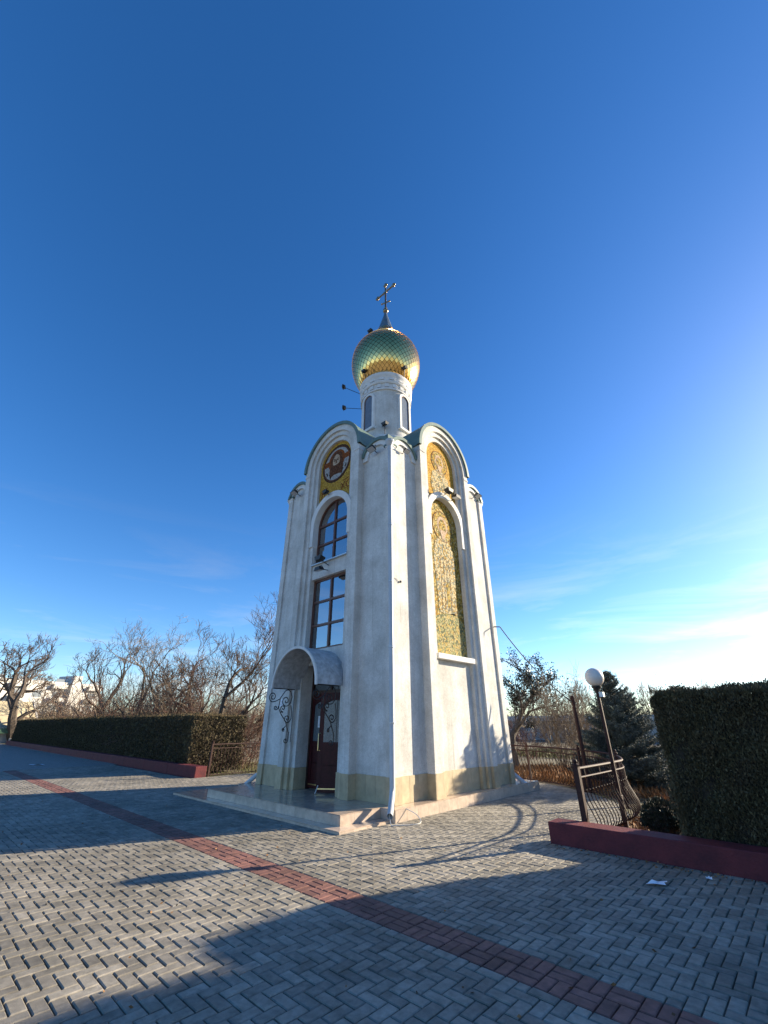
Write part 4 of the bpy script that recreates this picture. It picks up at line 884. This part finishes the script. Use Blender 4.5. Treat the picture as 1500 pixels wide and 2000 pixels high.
# overhead cable from the chapel to the pole
a = Vector((0.20, W-0.15, 4.25)); b = Vector((qx, qy, 2.14))
cb = MB().tube([tuple(a.lerp(b, i/16) - Vector((0, 0, 0.42*4*(i/16)*(1-i/16)*0.5))) for i in range(17)], 0.016, 6)
a_ = cb.tube([(0.0, W-0.15, 4.28), tuple(a)], 0.016, 6); tag(cb.build('overhead_cable', 'cable', smooth=True), 'grey cable sagging from the chapel wall to the brown pole', 'cable')
cu = [Vector(p) for p in ((0.24, -0.40, 0.21), (0.34, -0.46, 0.02), (0.42, -0.42, 0.012), (0.62, -0.14, 0.012), (0.60, 0.06, 0.03), (0.42, 0.12, 0.12), (0.22, 0.02, 0.20))]
tag(MB().tube(smooth_path([tuple(c) for c in cu], 6), 0.008, 5).build('loose_cable', 'cable_white', smooth=True), 'thin loose pale cable looping below the near downpipe', 'cable')
# ------------------------------------------------------------------ paper scraps
def scrap(label, px, py, w, h, rz):
    x, y = gp(px, py, 0.006); P = []; n = 10
    for i in range(n):
        a = 2*PI*i/n; r = 1+random.uniform(-0.5, 0.35); P.append((w*r*math.cos(a), h*r*math.sin(a), 0.004+random.uniform(0, 0.035)))
    P = [(x+p[0]*math.cos(rz)-p[1]*math.sin(rz), y+p[0]*math.sin(rz)+p[1]*math.cos(rz), p[2]) for p in P]; c = (x, y, 0.012)
    tag(MB().add(P+[c], [(i, (i+1) % n, n) for i in range(n)]).build('paper_scrap', 'paper', fix=False), label, 'paper', 'paper scraps on the paving')
scrap('larger white paper scrap on the paving in front of the right wall', 1285, 1727, 0.14, 0.075, YAW); scrap('small white paper scrap near the foot of the right wall', 1386, 1717, 0.05, 0.03, YAW+0.6); scrap('white paper scrap on shaded paving far left', 72, 1494, 0.32, 0.2, YAW)
# ------------------------------------------------------------------ trees
def grow(h, seed, levels=5, spread=0.55, lean=(0, 0), fork=2, r0=None, upb=0.25, kids=(3, 5), trunk_frac=0.28, wob=0.22, shrink=0.68, rmin=0.0035):
    rd = random.Random(seed); tr, tw = MB(), MB(); r0 = r0 or h*0.022
    def rec(p, d, L, r, lv):
        pts = [p]; rad = [r]; n = 4 if lv < 3 else 3
        for i in range(n):
            d = (d + Vector((rd.gauss(0, wob), rd.gauss(0, wob), rd.gauss(0, wob)+upb*0.3))).normalized()
            p = p + d*(L/n); pts.append(p); rad.append(r*(1-0.42*(i+1)/n))
        (tr if lv < 2 else tw).tube(pts, rad, 6 if lv < 2 else 3, cap=False)
        if lv >= levels: return
        nk = fork if lv == 0 else rd.randint(*kids)
        for k in range(nk):
            f = 1.0 if k < (2 if lv < 3 else 1) else rd.uniform(0.3, 0.95); q = min(n-1, int(f*n)); base = pts[q].lerp(pts[q+1], f*n-q) if q < n else pts[-1]
            ang = rd.uniform(0.5, 1.15)*spread; ax = d.orthogonal().normalized(); ax.rotate(Quaternion(d, rd.uniform(0, 2*PI)))
            nd = d.copy(); nd.rotate(Quaternion(ax, ang*1.5)); nd = (nd + Vector((0, 0, upb))).normalized()
            rec(base, nd, L*shrink*rd.uniform(0.75, 1.2), max(rmin, rad[min(n, q+1)]*(0.86 if k == 0 else 0.66)), lv+1)
    rec(Vector((0, 0, -0.15)), Vector((lean[0], lean[1], 1)).normalized(), h*trunk_frac, r0, 0)
    zt = float(np.percentile([v[2] for v in tw.v], 97)); s = h/zt
    for m in (tr, tw): m.v = [(a*s, b*s, c*s) for a, b, c in m.v]
    return tr, tw
def plant(name, label, cat, px, dist, pytop, group=None, rz=0, mats=('bark', 'twig'), tree=None, parts=('trunk', 'crown'), z0=-0.07, hfix=None, **kw):
    x, y, h = at(px, dist, pytop); h = hfix or h - z0
    t = thing(name, label, cat, (x, y, z0), group); t.rotation_euler.z = rz
    if tree is None:
        tr, tw = grow(h, rmin=0.00017*dist, **kw); tree = (tr.mesh(parts[0], mats[0], True, fix=False), tw.mesh(parts[1], mats[1], False, fix=False), h)
    s = h/tree[2]; t.scale = (s, s, s)
    for nm, me in zip(parts, tree[:2]): sub(nm, me, t)
    return tree
G1 = 'bare trees behind the left hedge'
plant('bare_tree', 'broad bare tree with thick forked trunk at the far left', 'tree', 52, 68, 1262, G1, seed=11, levels=6, spread=0.72, fork=4, r0=0.33, upb=0.16, kids=(3, 3), trunk_frac=0.20, lean=(0.2, 0.1))
plant('bare_tree', 'bare tree with gnarled upright limbs right of the far left tree', 'tree', 92, 60, 1254, G1, seed=23, levels=6, spread=0.62, fork=4, r0=0.30, upb=0.30, kids=(3, 3), trunk_frac=0.24, lean=(0.3, 0.05))
plant('bare_tree', 'bare tree with two slim curving stems in the gap right of the white building', 'tree', 214, 40, 1262, G1, seed=31, levels=6, spread=0.52, fork=3, r0=0.2, upb=0.25, kids=(3, 3), lean=(0.25, -0.1))
plant('bare_tree', 'tall bare tree rising above the middle of the left hedge', 'tree', 305, 32, 1226, G1, seed=47, levels=6, spread=0.60, fork=4, r0=0.13, upb=0.24, kids=(3, 3), mats=('bark', 'twig_pale'))
plant('bare_tree', 'bare bushy tree above the right half of the left hedge', 'tree', 372, 29, 1240, G1, seed=53, levels=6, spread=0.62, fork=4, r0=0.11, upb=0.22, kids=(3, 3), mats=('bark', 'twig_pale'))
plant('bare_tree', 'thin dark bare tree next to the end of the left hedge', 'tree', 424, 27, 1238, G1, seed=61, levels=6, spread=0.62, fork=4, r0=0.09, upb=0.22, kids=(3, 3), trunk_frac=0.14, shrink=0.74)
plant('bare_tree', 'tallest bare tree close to the left edge of the chapel', 'tree', 474, 22, 1182, G1, seed=74, levels=6, spread=0.62, fork=4, r0=0.095, upb=0.26, kids=(3, 4), trunk_frac=0.22, wob=0.14)
# thickets behind the left hedge
def thicket(name, label, px, dist, pytop, seed, m, group, width=1.0, n=26):
    x, y, h = at(px, dist, pytop); rd = random.Random(seed)
    t = thing(name, label, 'shrub', (x, y, -0.07), group); mb = MB()
    for k in range(n):
        a = rd.uniform(0, 2*PI); b = Vector((math.cos(a), math.sin(a), 0))*rd.uniform(0, 0.35*width)
        def rec(p, d, L, r, lv):
            pts = [p]
            for i in range(3):
                d = (d+Vector((rd.gauss(0, .2), rd.gauss(0, .2), rd.gauss(0, .15)))).normalized(); p = p+d*L/3; pts.append(p)
            mb.tube(pts, [r, r*.85, r*.7, r*.45], 3, cap=False)
            if lv < 3:
                for q in range(rd.randint(3, 4)): rec(pts[rd.randint(1, 3)], (d+Vector((rd.gauss(0, .55), rd.gauss(0, .55), rd.gauss(0.1, .35)))).normalized(), L*rd.uniform(.5, .75), max(0.00022*dist, r*.6), lv+1)
        rec(b, Vector((math.cos(a)*0.45*width, math.sin(a)*0.45*width, 1)).normalized(), h*0.5, 0.016*h/2.5, 0)
    zt = float(np.percentile([v[2] for v in mb.v], 93)); mb.v = [(a, b, c*h/zt) for a, b, c in mb.v]
    sub('stems', mb.mesh('stems', m, False, fix=False), t)
TH = [(118, 56, 1376), (150, 48, 1366), (178, 47, 1362), (205, 41, 1352), (232, 40, 1356), (256, 37, 1345), (280, 36, 1348), (300, 33, 1336), (325, 33, 1342), (348, 30, 1340), (370, 30, 1330), (392, 28, 1336), (415, 27, 1326), (440, 26, 1334), (462, 24, 1342), (484, 25, 1346), (506, 23, 1350)]
for i, (px, d, yt) in enumerate(TH):
    thicket('bare_shrub', 'brown bare shrub in the thicket above the left hedge', px, d, yt, 100+i, ('twig', 'twig_pale', 'twig_red')[i % 3], 'bare shrubs behind the left hedge', 3.0, 16)
thicket('bare_shrub', 'brushy reddish shrub between the left railing and the chapel', 490, 21, 1415, 140, 'twig_red', 'bare shrubs by the railings', 2.0, 22)
thicket('bare_shrub', 'brown bare shrub directly right of the chapel base', 1030, 27, 1400, 141, 'twig_red', 'bare shrubs by the railings', 2.6, 24)
thicket('bare_shrub', 'pale fan of bare shoots left of the brown pole', 1085, 21, 1345, 142, 'twig_pale', 'bare shrubs by the railings', 1.0, 30)
thicket('bare_shrub', 'dark bare shrub behind the pole left of the spruce', 1125, 24, 1350, 143, 'twig', 'bare shrubs by the railings', 1.3, 22)
for i, (px, yt, od) in enumerate(((1225, 1345, 'left'), (1252, 1338, 'middle'), (1290, 1342, 'right'), (1345, 1335, 'rightmost'))):
    plant('far_tree', f'{od} slim bare tree far behind the right hedge', 'tree', px, 62, yt, 'far bare trees on the right', seed=200+i, levels=5, spread=0.30, fork=4, r0=0.12, upb=0.5, kids=(3, 4), mats=('bark', 'twig_pale'))
plant('far_tree', 'pale bare tree top left of the white globe', 'tree', 1118, 40, 1338, 'far bare trees on the right', seed=222, levels=5, spread=0.34, fork=4, r0=0.10, upb=0.4, kids=(3, 4), mats=('bark', 'twig_pale'))
# leafy dark tree behind the chapel on the right
def leafy():
    x, y, h = at(985, 22, 1276); t = thing('broadleaf_tree', 'dark broadleaf tree with glossy leaves peeping out right of the chapel', 'tree', (x, y, -0.07))
    tr, tw = grow(h, 301, levels=4, spread=0.6, fork=4, r0=0.10, upb=0.2, kids=(4, 5), trunk_frac=0.22, shrink=0.72)
    sub('trunk', tr.mesh('trunk', 'bark', True, fix=False), t); sub('crown', tw.mesh('crown', 'bark', fix=False), t)
    tv = np.array(tw.v); tips = tv[tv[:, 2] > h*0.28]; sel = tips[rng.integers(0, len(tips), 5200)]; P = sel + rng.normal(0, 0.07, sel.shape)
    D = rng.normal(0, 1, P.shape)+np.array([0, 0, 0.2]); o = cloud('leaves', leaves(P, D, rng.uniform(0.08, 0.15, len(P)), rng.uniform(0.04, 0.07, len(P))), 4, 'leaf_dark', None); o.parent = t; o['kind'] = 'stuff'
leafy()
# blue spruce
def spruce():
    bx, by = c2s(7.05, 13.95); h = 3.12; z0 = -0.07
    t = thing('spruce', 'blue green spruce behind the curved railing', 'spruce', (bx, by, z0)); MB().tube([(0, 0, 0), (0, 0, h*0.97)], [0.07, 0.012], 8).mesh
    sub('trunk', MB().tube([(0, 0, 0), (0, 0, h*0.97)], [0.07, 0.012], 8).mesh('trunk', 'bark', True), t)
    br = MB(); PP, DD = [], []; rd = random.Random(5); z = 0.16
    while z < h*0.98:
        f = z/h; Rm = 1.62*(1-f)**0.90+0.05; nb = int(9+7*(1-f))
        for k in range(nb):
            a = rd.uniform(0, 2*PI); L = Rm*rd.uniform(0.72, 1.10); el = 0.10+0.55*f+rd.gauss(0, 0.08)
            d = Vector((math.cos(a)*math.cos(el), math.sin(a)*math.cos(el), math.sin(el))); p0 = Vector((0, 0, z+rd.uniform(-.06, .06)))
            tip = p0+d*L; mid = p0+d*L*0.55-Vector((0, 0, 0.06*L)); br.tube([p0, mid, tip], [0.014, 0.009, 0.004], 3, cap=False)
            n = max(4, int(L/0.055))
            for j in range(n):
                g_ = 0.25+0.75*(j+rd.random())/n; q = p0.lerp(mid, g_/0.55) if g_ < 0.55 else mid.lerp(tip, (g_-0.55)/0.45)
                for sgn in (-1, 1):
                    sd_ = Vector((-math.sin(a), math.cos(a), 0))*sgn
                    tl = (0.30*L*(1.15-g_)+0.07)*rd.uniform(0.6, 1.1); td = (d*0.7+sd_*0.8+Vector((0, 0, rd.uniform(-.15, .3)))).normalized()
                    m_ = max(2, int(tl/0.035))
                    for e in range(m_): PP.append(q+td*tl*(e+rd.random())/m_); DD.append(td)
            for e in range(3): PP.append(tip-d*0.03*e); DD.append(d)
        z += 0.135*(1-0.45*f)
    sub('branches', br.mesh('branches', 'bark', fix=False), t)
    P = np.repeat(np.array([tuple(p) for p in PP]), 4, 0); D = np.repeat(np.array([tuple(p) for p in DD]), 4, 0); n = len(P)
    D = norm(D)*0.8+rng.normal(0, 0.55, (n, 3)); P = P+rng.normal(0, 0.012, P.shape)
    o = cloud('needles', leaves(P, D, rng.uniform(0.035, 0.07, n), rng.uniform(0.010, 0.018, n)), 4, 'spruce', None); o.parent = t; o['kind'] = 'stuff'
    return n
spruce()
# small dark ball shrub behind the right wall
def ball_shrub():
    x, y = gp(1305, 1640, 0.0); t = thing('ball_shrub', 'small dark rounded shrub in front of the tall right hedge', 'shrub', (x, y, -0.05))
    MB().ball((0, 0, 0.25), 0.26, 12, 8).mesh
    sub('twig_shade_core', MB().ball((0, 0, 0.24), 0.25, 12, 8).mesh('twig_shade_core', 'hedge_core_shade'), t)  # solid ball, shade among the inner twigs painted as dark brown
    n = 3200; D = norm(rng.normal(size=(n, 3))); D[:, 2] = np.abs(D[:, 2])*1.1-0.25; D = norm(D); P = D*0.29*rng.uniform(0.85, 1.05, n)[:, None]+np.array([0, 0, 0.27])
    o = cloud('foliage', leaves(P, D+rng.normal(0, 0.5, D.shape)+np.array([0, 0, 0.4]), rng.uniform(0.03, 0.06, n), rng.uniform(0.012, 0.022, n)), 4, 'shrub_leaf', None); o.parent = t
ball_shrub()
# ------------------------------------------------------------------ ground cover
def scatter(name, label, cat, n, x0, x1, y0, y1, ok, mfun, m):
    x = rng.uniform(x0, x1, n); y = rng.uniform(y0, y1, n); k = ok(x, y); x, y = x[k], y[k]; P = np.stack([x, y, np.full(len(x), -0.07)], 1)
    o = cloud(name, mfun(P), 4, m, None, kindv='stuff'); tag(o, label, cat); return o
out_ = lambda x, y: ~in_ter(x, y)
def litter_f(P):
    n = len(P); P = P+np.array([0, 0, 0.01])+np.array([0, 0, 1])*rng.random((n, 1))*0.03; D = rng.normal(0, 1, (n, 3))*np.array([1, 1, 0.25]); L = rng.uniform(0.03, 0.075, n); return leaves(P, D, L, L*0.7)
def grass_f(P):
    n = len(P); D = rng.normal(0, 0.35, (n, 3))+np.array([0, 0, 1]); L = rng.uniform(0.03, 0.09, n); return leaves(P, D, L, np.full(n, 0.010))
scatter('leaf_litter', 'brown fallen leaves behind the right wall', 'leaves', 26000, 3.2, 6.2, 0.7, 7.0, lambda x, y: out_(x, y) & (rng.random(len(x)) < np.exp(-((x-4.3)/1.5)**2)), litter_f, 'litter')
scatter('reddish_bed', 'reddish brown plant bed beyond the railing', 'plants', 15000, -3, 5.5, 6.0, 12.5, lambda x, y: out_(x, y) & (np.hypot(x+2, y-2.9) > 5.0), lambda P: leaves(P+np.array([0, 0, 0.02]), rng.normal(0, 0.6, P.shape)+np.array([0, 0, 1]), rng.uniform(0.08, 0.30, len(P)), rng.uniform(0.02, 0.05, len(P))), 'litter')
scatter('lawn', 'patchy winter grass between spruce and railing', 'grass', 26000, 1.5, 9, 5, 13, lambda x, y: out_(x, y) & (np.sin(x*1.7+y)*0.5+np.sin(y*2.3-x*0.7)*0.5 > -0.2), grass_f, 'grass')
scatter('left_lawn', 'green grass behind the left railing', 'grass', 30000, -14, -7, 1.0, 9, lambda x, y: out_(x, y) & ~((x < -10.7) & (y < 3.1)), grass_f, 'grass')
scatter('far_lawn', 'sunlit grass strip beyond the shrubs', 'grass', 12000, -9, 2, 18, 26, lambda x, y: x > -99, lambda P: leaves(P, rng.normal(0, 0.35, P.shape)+np.array([0, 0, 1]), rng.uniform(0.1, 0.25, len(P)), np.full(len(P), 0.04)), 'grass')
def drift():
    n = 420; x = np.concatenate([rng.uniform(3.0, 7.5, 170), rng.uniform(-8, 7, 250)]); y = np.concatenate([0.27-np.abs(rng.normal(0, 0.12, 170)), rng.uniform(-6, 0.1, 250)])
    P = np.stack([x, y, np.full(n, 0.004)], 1); D = rng.normal(0, 1, (n, 3))*np.array([1, 1, 0.12]); D[:, 2] = np.abs(D[:, 2]); L = rng.uniform(0.015, 0.045, n)
    o = cloud('fallen_leaves', leaves(P, D, L, L*0.6), 4, 'litter', None, kindv='stuff'); tag(o, 'scattered small dry leaves on the paving', 'leaves')
drift()
sheet('gravel_path', [gp(*p, -0.068) for p in ((1262, 1428), (1300, 1500), (1345, 1620), (1420, 1600), (1400, 1428))], -0.068, 'gravel')
# ------------------------------------------------------------------ far things
def long_wall():
    x0, y0, _ = at(930, 62); x1, y1, _ = at(1420, 55); t = thing('long_wall', 'long low pale wall with white coping far behind the spruce', 'wall', ((x0+x1)/2, (y0+y1)/2, 0)); L = math.hypot(x1-x0, y1-y0); a = math.atan2(y1-y0, x1-x0); t.rotation_euler.z = a
    n = 14
    for i in range(n):
        c = -L/2+(i+0.5)*L/n; sub('wall_panel', MB().box(-L/n/2+0.04, L/n/2-0.04, -0.12, 0.12, -0.1, 1.9).mesh('wall_panel', 'concrete'), t, (c, 0, 0)); sub('coping', MB().box(-L/n/2+0.01, L/n/2-0.01, -0.55, 0.5, 1.9, 2.45).mesh('coping', 'far_white'), t, (c, 0, 0))
long_wall()
def apartment():
    x0, y0, _ = at(-60, 150); x1, y1, _ = at(178, 165); a = math.atan2(y1-y0, x1-x0); L = math.hypot(x1-x0, y1-y0)
    t = thing('apartment_block', 'white apartment block far behind the left trees', 'building', ((x0+x1)/2, (y0+y1)/2, 0)); t.rotation_euler.z = a; H_ = 11.6
    sub('walls', MB().box(-L/2, L/2, 0, 12, -0.1, H_).mesh('walls', 'far_white'), t); sub('parapet', MB().box(-L/2-0.2, L/2+0.2, -0.25, 12.2, H_, H_+0.7).mesh('parapet', 'far_white'), t)
    sub('stair_tower', MB().box(L*0.18, L*0.26, -1.2, 6, -0.1, H_+2.6).mesh('stair_tower', 'far_white'), t)
    wm = MB().box(-1.1, 1.1, -0.06, 0.05, -0.8, 0.8).mesh('window', 'far_glass'); bm = MB().box(-1.9, 1.9, -1.2, 0.0, -0.1, 0.9).mesh('balcony', 'far_white')
    n = int(L/4.6)
    for f in range(4):
        for i in range(n):
            c = -L/2+(i+0.5)*L/n
            if L*0.16 < c < L*0.28: continue
            sub('window', wm, t, (c, 0, 2.4+f*3.3))
            if i % 2: sub('balcony', bm, t, (c, 0, 0.7+f*3.3))
apartment()
def kiosk():
    x, y, _ = at(-14, 60); t = thing('kiosk', 'low kiosk with beige sloping roof and green eave at the left edge', 'kiosk', (x, y, 0)); t.rotation_euler.z = YAW+R(58)
    w = 3.5
    sub('roof', MB().add([(-w, -1.4, 1.25), (w, -1.4, 1.25), (w, 2.0, 3.75), (-w, 2.0, 3.75), (-w, -1.4, 1.17), (w, -1.4, 1.17), (w, 2.0, 3.67), (-w, 2.0, 3.67)], [(0,1,2,3),(4,7,6,5),(0,4,5,1),(1,5,6,2),(2,6,7,3),(3,7,4,0)]).mesh('roof', 'far_beige'), t)
    sub('gable_edge', MB().add([(w, -1.45, 1.2), (w+0.14, -1.45, 1.2), (w+0.14, 2.0, 3.85), (w, 2.0, 3.85), (w, -1.45, 1.0), (w+0.14, -1.45, 1.0), (w+0.14, 2.0, 3.6), (w, 2.0, 3.6)], [(0,1,2,3),(4,7,6,5),(0,4,5,1),(1,5,6,2),(2,6,7,3),(3,7,4,0)]).mesh('gable_edge', 'far_white'), t)
    sub('eave', MB().box(-w, w+0.1, -1.55, -1.41, 0.78, 1.2).mesh('eave', 'green_paint'), t); sub('wall', MB().box(-w+0.2, w-0.2, -1.1, 1.8, -0.1, 1.3).mesh('wall', 'concrete'), t)
    for xx in (-2.8, -0.5, 1.4, 3.1): sub('post', MB().box(-0.09, 0.09, -0.09, 0.09, -0.1, 0.8).mesh('post', 'far_white'), t, (xx, -1.45, 0))
    sub('bench', MB().box(1.5, 3.4, -2.1, -1.7, 0.30, 0.42).mesh('bench', 'far_white'), t)
kiosk()
x, y, h = at(258, 36, 1352); t = thing('leaning_stake', 'pale thin stake sticking up behind the middle of the left hedge', 'stake', (x, y, 0)); sub('stake', MB().tube([(0, 0, -0.1), (0.25, 0.1, h)], [0.035, 0.03], 6).mesh('stake', 'far_white'), t); sub('stake_tip', MB().tube([(0.25, 0.1, h), (0.26, 0.105, h+0.08)], [0.03, 0.01], 6).mesh('stake_tip', 'far_white'), t)
def treeline(px0, px1, dist, yt, seed, label):
    rd = random.Random(seed); n = 70; mb = MB()
    for i in range(n):
        x, y, h = at(px0+(px1-px0)*(i+rd.random())/n, dist*rd.uniform(0.9, 1.15), yt+rd.uniform(-6, 8)); h = max(h, 2.5)
        for k in range(9):
            q = Vector((x, y, -0.1)); d = Vector((rd.gauss(0, .22), rd.gauss(0, .22), 1)).normalized(); b = q+d*h*rd.uniform(.3, .6); e = b+(d+Vector((rd.gauss(0, .25), rd.gauss(0, .25), 0.2))).normalized()*h*0.45
            mb.tube([q, b, e], [0.10, 0.07, 0.02], 3, cap=False)
            for w_ in range(7):
                s = b.lerp(e, rd.random()); mb.tube([s, s+Vector((rd.gauss(0, .18), rd.gauss(0, .18), rd.uniform(.05, .3)))*h], [0.035, 0.01], 3, cap=False)
    o = mb.build('distant_trees', 'twig_pale', fix=False); o['kind'] = 'stuff'; tag(o, label, 'trees')
treeline(930, 1560, 110, 1387, 1, 'distant band of bare trees along the right horizon'); treeline(-120, 560, 80, 1384, 2, 'distant band of bare trees along the left horizon')
